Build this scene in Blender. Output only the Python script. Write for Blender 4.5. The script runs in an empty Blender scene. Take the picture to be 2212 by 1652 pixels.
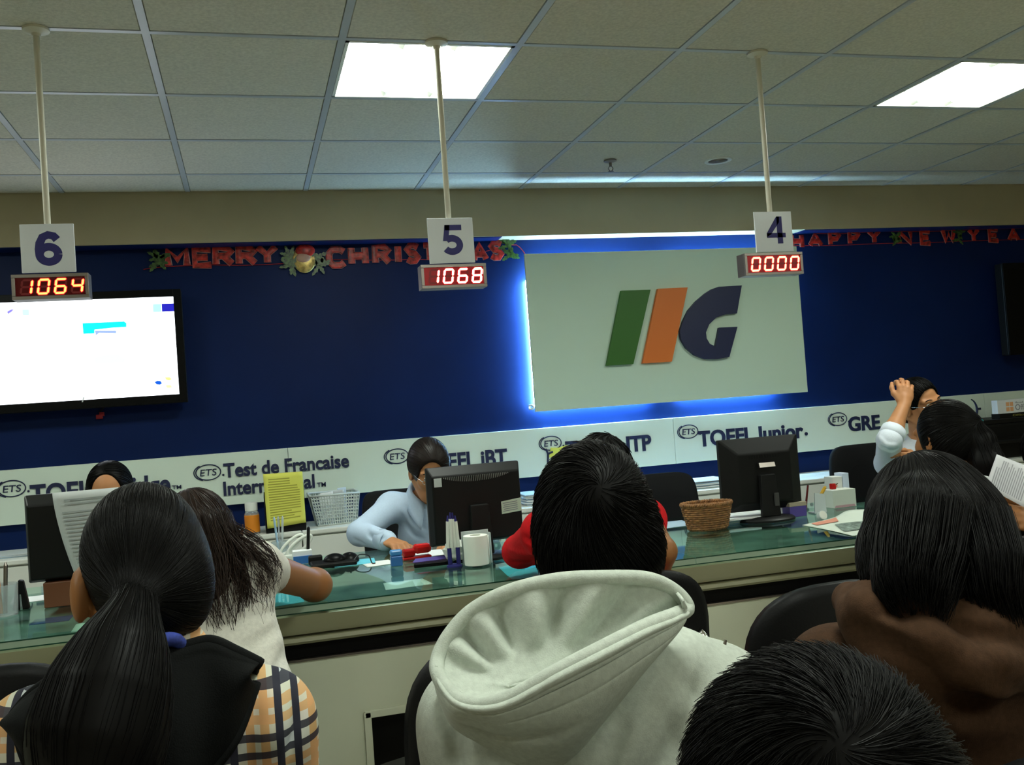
import bpy, math, random
import numpy as np
from mathutils import Vector, Matrix

# ------------------------------------------------------------------ camera, world, exposure
SC = bpy.context.scene
COL = SC.collection
FPX, YAW, PITCH, ROLL, CAMZ = 2072.0, .2698, .0238, -.0711, 1.30
cy_, sy_ = math.cos(YAW), math.sin(YAW)
cp_, sp_ = math.cos(PITCH), math.sin(PITCH)
FW = np.array([sy_*cp_, cy_*cp_, sp_])
r0_ = np.array([cy_, -sy_, 0.0])
u0_ = np.cross(r0_, FW)
RT = math.cos(ROLL)*r0_ + math.sin(ROLL)*u0_
UP = -math.sin(ROLL)*r0_ + math.cos(ROLL)*u0_
CAM = np.array([0, 0, CAMZ])
cam_data = bpy.data.cameras.new('camera')
cam_data.sensor_width = 36.0
cam_data.sensor_fit = 'HORIZONTAL'
cam_data.lens = 36.0*FPX/2212.0
cam_data.clip_start = .05
cam = bpy.data.objects.new('camera', cam_data)
COL.objects.link(cam)
M = Matrix.Identity(4)
for i in range(3):
    M[i][0], M[i][1], M[i][2], M[i][3] = RT[i], UP[i], -FW[i], CAM[i]
cam.matrix_world = M
SC.camera = cam
world = bpy.data.worlds.new('world'); SC.world = world
world.use_nodes = True
world.node_tree.nodes['Background'].inputs[0].default_value = (.03, .03, .028, 1)
world.node_tree.nodes['Background'].inputs[1].default_value = .3
SC.view_settings.view_transform = 'Standard'
SC.view_settings.look = 'None'
SC.view_settings.gamma = 1
SC.view_settings.use_curve_mapping = False
SC.view_settings.exposure = 0.50
LAMP = 20.0           # strength of the ceiling troffers
LED = 170.0           # strength of the strips behind the logo panel

# ------------------------------------------------------------------ helpers: photo pixel -> place
def ray(px, py):
    return FW + RT*(px-1106)/FPX - UP*(py-826)/FPX
def P(px, py, d):
    "point at distance d along the camera axis"
    return CAM + ray(px, py)*d
def W(px, py, Y):
    "point on the vertical plane at depth Y"
    r = ray(px, py)
    return CAM + r*(Y/r[1])
def Wz(px, py, z):
    "point on the horizontal plane at height z"
    r = ray(px, py)
    return CAM + r*((z-CAMZ)/r[2])
V = lambda *a: np.array(a, float)
def nrm(v):
    v = np.asarray(v, float); return v/np.linalg.norm(v)
rnd = random.Random(7)
rs = np.random.RandomState(5)

# ------------------------------------------------------------------ materials
def mat(name, col, rough=.5, metal=0., spec=.5, var=None, bump=None, emit=None, trans=0., coat=0., ior=1.45):
    m = bpy.data.materials.new(name); m.use_nodes = True
    nt = m.node_tree; b = nt.nodes['Principled BSDF']
    b.inputs['Base Color'].default_value = (*col, 1)
    b.inputs['Roughness'].default_value = rough
    b.inputs['Metallic'].default_value = metal
    b.inputs['Specular IOR Level'].default_value = spec
    b.inputs['Transmission Weight'].default_value = trans
    b.inputs['Coat Weight'].default_value = coat
    b.inputs['IOR'].default_value = ior
    if emit:
        b.inputs['Emission Color'].default_value = (*emit[0], 1)
        b.inputs['Emission Strength'].default_value = emit[1]
    if var or bump:
        tc = nt.nodes.new('ShaderNodeTexCoord')
    if var:
        n = nt.nodes.new('ShaderNodeTexNoise'); n.inputs['Scale'].default_value = var[0]
        n.inputs['Detail'].default_value = 6
        r = nt.nodes.new('ShaderNodeValToRGB')
        a = var[1]
        r.color_ramp.elements[0].position = .3; r.color_ramp.elements[1].position = .7
        r.color_ramp.elements[0].color = (*[c*(1-a) for c in col], 1)
        r.color_ramp.elements[1].color = (*[min(1, c*(1+a)) for c in col], 1)
        nt.links.new(tc.outputs['Object'], n.inputs['Vector'])
        nt.links.new(n.outputs['Fac'], r.inputs['Fac'])
        nt.links.new(r.outputs['Color'], b.inputs['Base Color'])
    if bump:
        n = nt.nodes.new('ShaderNodeTexNoise'); n.inputs['Scale'].default_value = bump[0]
        n.inputs['Detail'].default_value = 4
        bp = nt.nodes.new('ShaderNodeBump'); bp.inputs['Strength'].default_value = bump[1]
        bp.inputs['Distance'].default_value = .002
        nt.links.new(tc.outputs['Object'], n.inputs['Vector'])
        nt.links.new(n.outputs['Fac'], bp.inputs['Height'])
        nt.links.new(bp.outputs['Normal'], b.inputs['Normal'])
    return m
def glow(name, col, s):
    return mat(name, (0, 0, 0), .5, spec=0, emit=(col, s))

M_ = {}
M_['ceiling'] = mat('mineral_ceiling_tile', (.56, .53, .43), .9, spec=.2, var=(90, .12), bump=(260, .5))
M_['tee'] = mat('painted_ceiling_grid', (.42, .45, .47), .35, spec=.5)
M_['beige'] = mat('beige_wall_paint', (.42, .365, .235), .8, spec=.3, var=(3, .05))
M_['blue'] = mat('navy_wall_laminate', (.0045, .015, .078), .42, spec=.12, var=(2, .12), bump=(6, .05))
M_['board'] = mat('off_white_letter_board', (.69, .79, .69), .5, spec=.35)
M_['panel'] = mat('pale_green_grey_panel', (.54, .67, .545), .45, spec=.4)
M_['navy'] = mat('navy_letter', (.012, .017, .06), .45)
M_['ink'] = mat('navy_number', (.016, .014, .14), .5)
M_['green'] = mat('green_letter', (.03, .13, .012), .5)
M_['orange'] = mat('orange_letter', (.68, .16, .02), .5)
M_['white'] = mat('white_paint', (.74, .76, .70), .45)
M_['plate'] = mat('white_acrylic_plate', (.72, .76, .80), .18, spec=.5)
M_['steel'] = mat('brushed_steel', (.30, .265, .24), .35, metal=1)
M_['chrome'] = mat('chrome', (.8, .8, .8), .12, metal=1)
M_['pole'] = mat('cream_painted_pole', (.60, .57, .46), .4)
M_['black'] = mat('black_plastic', (.007, .007, .007), .45, spec=.25)
M_['blackgloss'] = mat('black_gloss_plastic', (.004, .004, .004), .35, spec=.12)
M_['leather'] = mat('black_chair_leather', (.005, .005, .0053), .5, spec=.18, bump=(200, .25))
M_['mesh_fabric'] = mat('black_chair_fabric', (.008, .008, .009), .8, spec=.15, bump=(400, .4))
M_['cream'] = mat('cream_counter_laminate', (.57, .60, .46), .45, spec=.4, var=(4, .04))
M_['counter'] = mat('dark_green_countertop', (.13, .19, .16), .4, spec=.3, var=(9, .45))
M_['fascia'] = mat('taupe_counter_edge', (.25, .245, .145), .3, spec=.45)
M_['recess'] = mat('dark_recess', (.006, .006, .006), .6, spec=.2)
M_['paper'] = mat('white_paper', (.78, .80, .80), .8, spec=.2)
M_['greypaper'] = mat('grey_paper', (.55, .58, .58), .8, spec=.2)
M_['print'] = mat('grey_print', (.22, .23, .25), .8, spec=.1)
M_['yellow'] = mat('yellow_paper', (.75, .75, .14), .8, spec=.2)
M_['yprint'] = mat('olive_print', (.40, .39, .07), .8, spec=.1)
M_['cyan'] = mat('cyan_paper', (.16, .62, .80), .7, spec=.2)
M_['red'] = mat('red_plastic', (.42, .008, .008), .25)
M_['bluep'] = mat('blue_plastic', (.03, .14, .42), .3)
M_['purple'] = mat('purple_card', (.09, .06, .30), .5)
M_['tissue'] = mat('white_tissue', (.82, .85, .78), .9, spec=.1)
M_['wicker'] = mat('brown_wicker', (.24, .105, .034), .5, var=(60, .5))
M_['floor'] = mat('beige_floor_tile', (.62, .58, .48), .35)
M_['garland'] = mat('red_foil_letter', (.42, .022, .016), .35, spec=.5, var=(45, .75))
M_['garland_edge'] = mat('pale_pink_letter_edge', (.36, .20, .20), .5)
M_['holly'] = mat('green_foil_holly', (.05, .11, .02), .35, spec=.6, var=(60, .8))
M_['gold'] = mat('gold_foil', (.62, .46, .16), .3, metal=.6, var=(50, .4))
M_['pinkish'] = mat('pale_pink_foil', (.55, .33, .25), .4)
M_['cord'] = mat('red_cord', (.35, .01, .015), .6)
M_['brown'] = mat('brown_tray', (.17, .06, .025), .4)
M_['orangep'] = mat('orange_plastic', (.75, .25, .02), .4)
M_['clear'] = mat('clear_plastic', (.8, .86, .88), .08, trans=.75, ior=1.3)
M_['smoke'] = mat('milky_plastic', (.62, .68, .68), .3, trans=.25, ior=1.3)
M_['skin'] = mat('skin', (.48, .215, .095), .5, spec=.35, var=(14, .06))
M_['skin2'] = mat('tanned_skin', (.30, .125, .042), .5, spec=.35, var=(14, .06))
M_['lip'] = mat('lip', (.36, .10, .07), .5)
M_['eyewhite'] = mat('eye_white', (.7, .66, .6), .25)
M_['iris'] = mat('dark_iris', (.015, .008, .005), .2)
M_['hair'] = mat('black_hair', (.0026, .0022, .0021), .48, spec=.13)
M_['hair_soft'] = mat('very_dark_brown_hair', (.009, .005, .0035), .45, spec=.25)
M_['hair_brown'] = mat('dark_brown_hair', (.020, .009, .005), .5, spec=.25)
M_['lamp'] = glow('lit_diffuser', (.92, 1.0, .89), LAMP)
M_['led'] = glow('cool_led_strip', (.36, .68, 1.0), LED)

def glass_sheet_mat():
    m = bpy.data.materials.new('green_float_glass'); m.use_nodes = True
    nt = m.node_tree; nt.nodes.remove(nt.nodes['Principled BSDF'])
    out = nt.nodes['Material Output']
    t = nt.nodes.new('ShaderNodeBsdfTransparent'); t.inputs[0].default_value = (.84, .95, .91, 1)
    g = nt.nodes.new('ShaderNodeBsdfGlossy'); g.inputs['Roughness'].default_value = .03
    g.inputs['Color'].default_value = (.85, 1, .95, 1)
    f = nt.nodes.new('ShaderNodeFresnel'); f.inputs[0].default_value = 1.5
    x = nt.nodes.new('ShaderNodeMixShader')
    ge = nt.nodes.new('ShaderNodeNewGeometry'); mu = nt.nodes.new('ShaderNodeMath'); mu.operation = 'MULTIPLY'
    sb = nt.nodes.new('ShaderNodeMath'); sb.operation = 'SUBTRACT'; sb.inputs[0].default_value = 1.0
    nt.links.new(ge.outputs['Backfacing'], sb.inputs[1]); nt.links.new(f.outputs[0], mu.inputs[0]); nt.links.new(sb.outputs[0], mu.inputs[1])
    nt.links.new(mu.outputs[0], x.inputs[0]); nt.links.new(t.outputs[0], x.inputs[1]); nt.links.new(g.outputs[0], x.inputs[2])
    nt.links.new(x.outputs[0], out.inputs[0])
    return m
M_['glass'] = glass_sheet_mat()
M_['lens'] = glass_sheet_mat(); M_['lens'].name = 'spectacle_lens'; M_['lens'].node_tree.nodes['Transparent BSDF'].inputs[0].default_value = (.97, .97, .97, 1)
M_['glassedge'] = mat('green_glass_edge', (.30, .40, .30), .25, spec=.6)
M_['glassline'] = mat('dark_green_glass_arris', (.015, .06, .035), .2)

def plaid_mat():
    m = mat('orange_plaid_cotton', (.7, .35, .12), .85, spec=.2)
    nt = m.node_tree; b = nt.nodes['Principled BSDF']
    tc = nt.nodes.new('ShaderNodeTexCoord'); sx = nt.nodes.new('ShaderNodeSeparateXYZ')
    nt.links.new(tc.outputs['Object'], sx.inputs[0])
    cols = []
    for ax, per, off in (('X', .078, .21), ('Z', .078, .10)):
        a = nt.nodes.new('ShaderNodeMath'); a.operation = 'MULTIPLY_ADD'
        a.inputs[1].default_value = 1/per; a.inputs[2].default_value = off
        fr = nt.nodes.new('ShaderNodeMath'); fr.operation = 'FRACT'
        nt.links.new(sx.outputs[ax], a.inputs[0]); nt.links.new(a.outputs[0], fr.inputs[0])
        rp = nt.nodes.new('ShaderNodeValToRGB'); rp.color_ramp.interpolation = 'CONSTANT'
        el = rp.color_ramp.elements
        stops = [(0, (.72, .38, .17)), (.13, (.70, .62, .50)), (.22, (.72, .38, .17)), (.36, (.70, .62, .50)),
                 (.46, (.03, .03, .045)), (.58, (.62, .66, .68)), (.74, (.03, .03, .045)), (.86, (.66, .62, .55))]
        el[0].position = 0; el[0].color = (*stops[0][1], 1)
        el[1].position = stops[1][0]; el[1].color = (*stops[1][1], 1)
        for p_, c_ in stops[2:]:
            e = el.new(p_); e.color = (*c_, 1)
        nt.links.new(fr.outputs[0], rp.inputs[0]); cols.append(rp)
    mx = nt.nodes.new('ShaderNodeMix'); mx.data_type = 'RGBA'; mx.blend_type = 'DARKEN'; mx.inputs['Factor'].default_value = .95
    nt.links.new(cols[0].outputs[0], mx.inputs['A']); nt.links.new(cols[1].outputs[0], mx.inputs['B'])
    nt.links.new(mx.outputs['Result'], b.inputs['Base Color'])
    return m
M_['plaid'] = plaid_mat()
def fabric(name, col, var=.08, rough=.9):
    return mat(name, col, rough, spec=.15, var=(120, var), bump=(500, .35))
M_['grey_fleece'] = fabric('grey_marl_fleece', (.50, .54, .475), .09)
M_['black_cloth'] = fabric('black_cotton', (.006, .0065, .0065))
M_['white_tee'] = fabric('white_cotton', (.66, .64, .57))
M_['red_cloth'] = fabric('red_cotton', (.62, .012, .016))
M_['blue_shirt'] = fabric('pale_blue_shirt', (.50, .62, .78), .03)
M_['white_shirt'] = fabric('white_shirt', (.72, .77, .86), .03)
M_['brown_fleece'] = fabric('brown_fleece', (.058, .029, .0155), .18)
M_['dark_cloth'] = fabric('dark_cloth', (.008, .007, .007))
M_['jeans'] = fabric('dark_denim', (.015, .018, .035))
M_['scarf'] = mat('blue_patterned_scarf', (.02, .035, .20), .8, var=(70, .9))
M_['teal'] = mat('teal_hair_band', (.02, .35, .42), .5)

# ------------------------------------------------------------------ helpers: mesh builder and objects
class MB:
    def __init__(s): s.v = []; s.f = []; s.m = []; s.n = 0; s.cm = 0
    def add(s, vs, fs):
        o = s.n
        s.v.append(np.asarray(vs, float).reshape(-1, 3)); s.n += len(s.v[-1])
        for f in fs: s.f.append([i+o for i in f]); s.m.append(s.cm)
        return s
    def box(s, c, size, R=None):
        h = np.array(size)/2.
        k = np.array([[x, y, z] for x in (-1, 1) for y in (-1, 1) for z in (-1, 1)], float)*h
        if R is not None: k = k @ np.array(R).T
        return s.add(k+np.array(c), [(0, 1, 3, 2), (4, 6, 7, 5), (0, 4, 5, 1), (2, 3, 7, 6), (0, 2, 6, 4), (1, 5, 7, 3)])
    def bb(s, x0, x1, y0, y1, z0, z1):
        return s.box(((x0+x1)/2, (y0+y1)/2, (z0+z1)/2), (abs(x1-x0), abs(y1-y0), abs(z1-z0)))
    def quad(s, a, b, c, d): return s.add([a, b, c, d], [(0, 1, 2, 3)])
    def tube(s, path, r, n=10, closed=False, caps=True, flat=1., up=None):
        p = np.asarray(path, float); m = len(p)
        rr = np.full(m, r) if np.isscalar(r) else np.asarray(r, float)
        t = np.gradient(p, axis=0) if not closed else np.roll(p, -1, 0)-np.roll(p, 1, 0)
        t /= np.linalg.norm(t, axis=1)[:, None]+1e-12
        u = np.array(up if up is not None else ([0, 0, 1] if abs(t[0][2]) < .9 else [1, 0, 0]), float)
        ang = np.arange(n)*2*np.pi/n
        vs = np.zeros((m, n, 3))
        for i in range(m):
            u = u - t[i]*(u@t[i]); u /= np.linalg.norm(u)+1e-12
            w = np.cross(t[i], u)
            vs[i] = p[i]+rr[i]*(np.cos(ang)[:, None]*u*flat+np.sin(ang)[:, None]*w)
        fs = []
        for i in range(m if closed else m-1):
            j = (i+1) % m
            for k in range(n):
                l = (k+1) % n
                fs.append((i*n+k, i*n+l, j*n+l, j*n+k))
        if caps and not closed:
            fs.append(tuple(range(n))[::-1]); fs.append(tuple((m-1)*n+k for k in range(n)))
        return s.add(vs, fs)
    def cyl(s, a, b, r, r2=None, n=20): return s.tube([a, b], [r, r if r2 is None else r2], n)
    def lathe(s, prof, c, n=32, axis=None, sx=1., sy=1.):
        prof = np.asarray(prof, float); m = len(prof)
        a = np.arange(n)*2*np.pi/n
        vs = np.stack([prof[:, None, 0]*np.cos(a)*sx, prof[:, None, 0]*np.sin(a)*sy, np.repeat(prof[:, 1:2], n, 1)], 2)
        if axis is not None:
            z = nrm(axis); x = nrm(np.cross([0, 1, .01], z)); y = np.cross(z, x)
            vs = vs[..., :1]*x+vs[..., 1:2]*y+vs[..., 2:]*z
        fs = [(i*n+k, i*n+(k+1) % n, (i+1)*n+(k+1) % n, (i+1)*n+k) for i in range(m-1) for k in range(n)]
        if prof[0][0] > 1e-5: fs.append(tuple(range(n))[::-1])
        if prof[-1][0] > 1e-5: fs.append(tuple((m-1)*n+k for k in range(n)))
        return s.add(vs+np.array(c), fs)
    def ball(s, c, ax, n=16, m=10, R=None):
        ax = np.full(3, ax) if np.isscalar(ax) else np.array(ax, float)
        th = np.linspace(0, np.pi, m+1); a = np.arange(n)*2*np.pi/n
        vs = np.stack([np.sin(th)[:, None]*np.cos(a), np.sin(th)[:, None]*np.sin(a), np.repeat(np.cos(th)[:, None], n, 1)], 2)*ax
        if R is not None: vs = vs @ np.array(R)
        fs = [(i*n+k, (i+1)*n+k, (i+1)*n+(k+1) % n, i*n+(k+1) % n) for i in range(m) for k in range(n)]
        return s.add(vs+np.array(c), fs)
    def prism(s, poly, ext):
        "3-D outline pushed along ext"
        p = np.asarray(poly, float); n = len(p)
        fs = [tuple(range(n)), tuple(range(2*n-1, n-1, -1))]
        fs += [(i, i+n, (i+1) % n+n, (i+1) % n) for i in range(n)]
        return s.add(np.concatenate([p, p+np.array(ext)]), fs)
    def grid(s, pts, closed_u=False):
        "pts[u][v] -> quads"
        g = np.asarray(pts, float); a, b = g.shape[:2]
        fs = [(i*b+j, ((i+1) % a)*b+j, ((i+1) % a)*b+j+1, i*b+j+1) for i in range(a if closed_u else a-1) for j in range(b-1)]
        return s.add(g, fs)

def toploc(o):
    while o.parent: o = o.parent
    return np.array(o.location)
def link(name, verts, faces, mats, parent=None, smooth=False, bevel=0, midx=None, solid=0, subd=0, angle=None):
    verts = np.asarray(verts, float)
    if parent is not None: verts = verts - toploc(parent)
    me = bpy.data.meshes.new(name)
    me.from_pydata(verts.tolist(), [], faces if isinstance(faces, list) else faces.tolist())
    mats = mats if isinstance(mats, (list, tuple)) else [mats]
    for m in mats: me.materials.append(m)
    if midx is not None: me.polygons.foreach_set('material_index', np.asarray(midx, np.int32))
    if smooth or angle:
        me.polygons.foreach_set('use_smooth', np.ones(len(me.polygons), bool))
    if angle:
        me.set_sharp_from_angle(angle=math.radians(angle))
    me.update()
    o = bpy.data.objects.new(name, me); COL.objects.link(o)
    if parent is not None: o.parent = parent
    if solid:
        md = o.modifiers.new('thickness', 'SOLIDIFY'); md.thickness = solid; md.offset = 0
    if bevel:
        md = o.modifiers.new('bevel', 'BEVEL'); md.width = bevel; md.segments = 2; md.limit_method = 'ANGLE'
    if subd:
        md = o.modifiers.new('smooth', 'SUBSURF'); md.levels = md.render_levels = subd
    return o
def obj(name, mb, mats, parent=None, **k):
    return link(name, np.concatenate(mb.v), mb.f, mats, parent, midx=mb.m, **k)
def root(name, label, cat, loc, group=None):
    o = bpy.data.objects.new(name, None); COL.objects.link(o)
    o.location = tuple(float(x) for x in loc); o.empty_display_size = .05
    o['label'] = label; o['category'] = cat
    if group: o['group'] = group
    return o
def tag(o, label, cat, group=None):
    o['label'] = label; o['category'] = cat
    if group: o['group'] = group
    return o
def struct(o): o['kind'] = 'structure'; return o
def dup(r, loc, rz, label, group=None):
    n = r.copy(); COL.objects.link(n); n.location = tuple(float(x) for x in loc); n.rotation_euler = (0, 0, rz); n['label'] = label
    if group: n['group'] = group
    for ch in list(r.children):
        c = ch.copy(); COL.objects.link(c); c.parent = n
        for g in list(ch.children):
            d = g.copy(); COL.objects.link(d); d.parent = c
    return n
def spline(pts, n, closed=False):
    p = np.asarray(pts, float); m = len(p)
    seg = m if closed else m-1
    out = []
    for x in np.linspace(0, seg, n, endpoint=not closed):
        i = min(int(x), seg-1); t = x-i
        g = (lambda k: p[k % m]) if closed else (lambda k: p[min(max(k, 0), m-1)])
        a, b, c, d = g(i-1), g(i), g(i+1), g(i+2)
        out.append(.5*((2*b)+(c-a)*t+(2*a-5*b+4*c-d)*t*t+(3*b-a-3*c+d)*t**3))
    return np.array(out)
def text_geo(s, offset=0., extrude=0., shear=0., space=1.):
    cu = bpy.data.curves.new('lettering', 'FONT'); cu.body = s; cu.offset = offset; cu.extrude = extrude
    cu.shear = shear; cu.space_character = space; cu.resolution_u = 6
    o = bpy.data.objects.new('lettering', cu); COL.objects.link(o)
    dg = bpy.context.evaluated_depsgraph_get(); ev = o.evaluated_get(dg); me = ev.to_mesh()
    vs = np.array([v.co[:] for v in me.vertices]); fs = [list(p.vertices) for p in me.polygons]
    ev.to_mesh_clear(); bpy.data.objects.remove(o); bpy.data.curves.remove(cu)
    return vs, fs
def text_to(mb, s, x0, x1, zb, h, Y, depth=.004, offset=.02, shear=0., space=1., both=False):
    "lettering on a plane facing the camera side: x0..x1 wide, baseline zb, capital height h, front at Y-depth"
    vs, fs = text_geo(s, offset, .5, shear, space)
    mx0, mx1 = vs[:, 0].min(), vs[:, 0].max()
    cap = .692
    out = np.stack([x0+(vs[:, 0]-mx0)/(mx1-mx0)*(x1-x0), Y-depth/2-vs[:, 2]*depth, zb+vs[:, 1]/cap*h], 1)
    return mb.add(out, fs)

def stroke(mb, pts, hw, Y, th, n=8):
    "flat brush stroke on a vertical plane, pts = (x, z)"
    p = [V(a, Y, b) for a, b in pts]
    return mb.tube(p, hw, n, up=(0, -1, 0), flat=th/hw)
FAT = {'M': [[(0, 0), (0, 1), (.5, .35), (1, 1), (1, 0)]], 'E': [[(1, 1), (0, 1), (0, 0), (1, 0)], [(0, .5), (.8, .5)]],
       'R': [[(0, 0), (0, 1), (.7, 1), (1, .78), (.7, .52), (0, .5)], [(.5, .5), (1, 0)]], 'Y': [[(0, 1), (.5, .5), (1, 1)], [(.5, .5), (.5, 0)]],
       'C': [[(1, .85), (.75, 1), (.25, 1), (0, .75), (0, .25), (.25, 0), (.75, 0), (1, .15)]], 'H': [[(0, 0), (0, 1)], [(1, 0), (1, 1)], [(0, .5), (1, .5)]],
       'I': [[(.5, 0), (.5, 1)]], 'S': [[(1, .88), (.7, 1), (.3, 1), (0, .76), (.3, .53), (.7, .47), (1, .24), (.7, 0), (.3, 0), (0, .12)]],
       'T': [[(0, 1), (1, 1)], [(.5, 1), (.5, 0)]], 'A': [[(0, 0), (.5, 1), (1, 0)], [(.2, .33), (.8, .33)]],
       'P': [[(0, 0), (0, 1), (.7, 1), (1, .76), (.7, .48), (0, .45)]], 'N': [[(0, 0), (0, 1), (1, 0), (1, 1)]], 'W': [[(0, 1), (.25, 0), (.5, .7), (.75, 0), (1, 1)]]}
def fat_letter(mb, ch, cx, cz, w, h, hw, Y, th):
    "bold letter whose ink fills w x h around (cx, cz)"
    iw, ih = w-2*hw, h-2*hw
    if ch == 'I': iw = 0
    for st in FAT[ch]:
        stroke(mb, [(cx+(a-.5)*iw, cz+(b-.5)*ih) for a, b in st], hw, Y, th)
def fat_digit(mb, ch, x0, x1, z0, z1, Y, th):
    "heavy upright number on a plate"
    w, h = x1-x0, z1-z0
    q = lambda pts: [V(x0+a*w, Y, z0+b*h) for a, b in pts]
    e = (0, -th, 0)
    if ch == '4':
        mb.prism(q([(.56, 0), (.84, 0), (.84, 1), (.56, 1)]), e); mb.prism(q([(0, .22), (1, .22), (1, .39), (0, .39)]), e)
        mb.prism(q([(0, .24), (.24, .36), (.70, .80), (.70, 1), (.56, 1), (0, .39)]), e)
    elif ch == '5':
        mb.prism(q([(.16, 1), (.94, 1), (.94, .82), (.16, .82)]), e); mb.prism(q([(.16, 1), (.40, 1), (.30, .46), (.05, .46)]), e)
        a = np.linspace(2.35, -2.55, 26); hw = .125*w+.02*h
        stroke(mb, [(x0+w*(.46+.36*math.cos(t)), z0+h*(.325+.225*math.sin(t))) for t in a], hw, Y-th/2, th/2)
    else:
        hw = .13*w+.02*h; a = np.linspace(0, 2*np.pi, 36)
        stroke(mb, [(x0+w*(.5+.34*math.cos(t)), z0+h*(.325+.225*math.sin(t))) for t in a], hw, Y-th/2, th/2)
        stroke(mb, [(x0+w*u, z0+h*v) for u, v in ((.82, .76), (.70, .87), (.50, .905), (.30, .84), (.185, .66), (.15, .48), (.16, .33))], hw, Y-th/2, th/2)
# ------------------------------------------------------------------ setting
H = CAMZ+1.2214            # ceiling height
GX, GY, DX, DY = -.8314, 3.0978, .6, .5826
YB, YW, YS = 5.20, 5.33, 5.285   # bulkhead face, navy wall, letter board face
XL, XR, YN = -5.0, 7.2, -3.2
lights = [(2, 0), (6, 0), (-2, 0), (2, -4), (6, -4), (-2, -4), (2, -8), (6, -8)]
mb = MB()
tees = MB()
i0, i1 = int((XL-GX)/DX)-1, int((XR-GX)/DX)+1
j0, j1 = int((YN-GY)/DY)-1, 4
for i in range(i0, i1+1):
    for j in range(j0, j1):
        if (i, j) in lights: continue
        x0, x1 = GX+DX*i+.010, GX+DX*(i+1)-.010
        y0, y1 = GY+DY*j+.010, min(GY+DY*(j+1)-.010, YB)
        z = H+.004; e = .006
        mb.add([(x0, y0, z+.008), (x1, y0, z+.008), (x1, y1, z+.008), (x0, y1, z+.008), (x0+e, y0+e, z), (x1-e, y0+e, z), (x1-e, y1-e, z), (x0+e, y1-e, z)],
               [(4, 7, 6, 5), (0, 4, 5, 1), (1, 5, 6, 2), (2, 6, 7, 3), (3, 7, 4, 0)])
mb.cm = 1
for i in range(i0, i1+2):
    mb.bb(GX+DX*i-.012, GX+DX*i+.012, YN, YB, H+.002, H+.02)
for j in range(j0, j1):
    mb.bb(XL, XR, GY+DY*j-.011, GY+DY*j+.011, H+.0025, H+.02)
mb.cm = 2
mb.bb(XL, XR, YN, YB, H+.09, H+.10)
struct(obj('ceiling', mb, [M_['ceiling'], M_['tee'], M_['white']]))

zbk = W(1400, 503, YB)[2]            # lower edge of the bulkhead
mb = MB(); mb.bb(XL, XR, YB, YW+.06, zbk, H+.1)
struct(obj('wall_bulkhead', mb, M_['beige']))
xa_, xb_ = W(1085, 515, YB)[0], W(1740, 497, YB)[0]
mb = MB(); mb.bb(XL, xa_, YB+.006, YW, zbk-.004, zbk+.001); struct(obj('underside_shade_1', mb, M_['blue']))  # dark strip added to paint shade on the bulkhead's unlit underside
mb = MB(); mb.bb(xb_, XR, YB+.006, YW, zbk-.004, zbk+.001); struct(obj('underside_shade_2', mb, M_['blue']))  # same painted shade strip at the right end
mb = MB(); mb.bb(XL, XR, YW, YW+.1, 0, zbk+.02)
struct(obj('wall_back', mb, M_['blue']))
mb = MB(); mb.bb(XL-.1, XL, YN, YW+.1, 0, H+.1); struct(obj('wall_left', mb, M_['beige']))
mb = MB(); mb.bb(XR, XR+.1, YN, YW+.1, 0, H+.1); struct(obj('wall_right', mb, M_['beige']))
mb = MB(); mb.bb(XL, XR, YN-.1, YN, 0, H+.1); struct(obj('wall_front', mb, M_['beige']))
mb = MB(); mb.bb(XL, XR, YN, YW, -.05, 0); struct(obj('floor', mb, M_['floor']))

# ceiling troffers
def troffer(i, j, label, group=None):
    cx, cy = GX+DX*(i+.5), GY+DY*(j+.5); hx, hy = DX/2-.013, DY/2-.013
    t = root('ceiling_light', label, 'ceiling light', (cx, cy, H), group)
    mb = MB()
    z0, z1 = H+.001, H+.055
    for a, b, c, d in ((-hx, -hx+.012, -hy, hy), (hx-.012, hx, -hy, hy), (-hx, hx, -hy, -hy+.012), (-hx, hx, hy-.012, hy)):
        mb.bb(cx+a, cx+b, cy+c, cy+d, z0, z1)
    mb.bb(cx-hx, cx+hx, cy-hy, cy+hy, z1, z1+.01)
    obj('housing', mb, M_['white'], t)
    mb = MB(); mb.bb(cx-hx+.013, cx+hx-.013, cy-hy+.013, cy+hy-.013, z1-.040, z1-.034)
    obj('diffuser', mb, M_['lamp'], t)
    mb = MB()
    for k in (-1, 1):
        x = cx+k*.09
        for ye in (cy-hy+.014, cy+hy-.064): mb.prism([(x-.022, ye, z1-.041), (x+.022, ye, z1-.041), (x, ye, z1-.052)], (0, .05, 0))
    for k in range(5):
        y = cy-hy+.06+k*(2*hy-.12)/4
        mb.bb(cx-hx+.014, cx+hx-.014, y-.0007, y+.0007, z1-.046, z1-.041)
    obj('louvre', mb, M_['white'], t)
    return t
troffer(2, 0, 'square recessed ceiling light above the hanging sign numbered 5', 'recessed ceiling lights')
troffer(6, 0, 'square recessed ceiling light at the right edge of the ceiling, past the sign numbered 4', 'recessed ceiling lights')
troffer(-2, 0, 'square recessed ceiling light out of view to the left', 'recessed ceiling lights')
for (i, j) in lights[3:]:
    troffer(i, j, 'square recessed ceiling light over the waiting seats, out of view', 'recessed ceiling lights')

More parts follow.
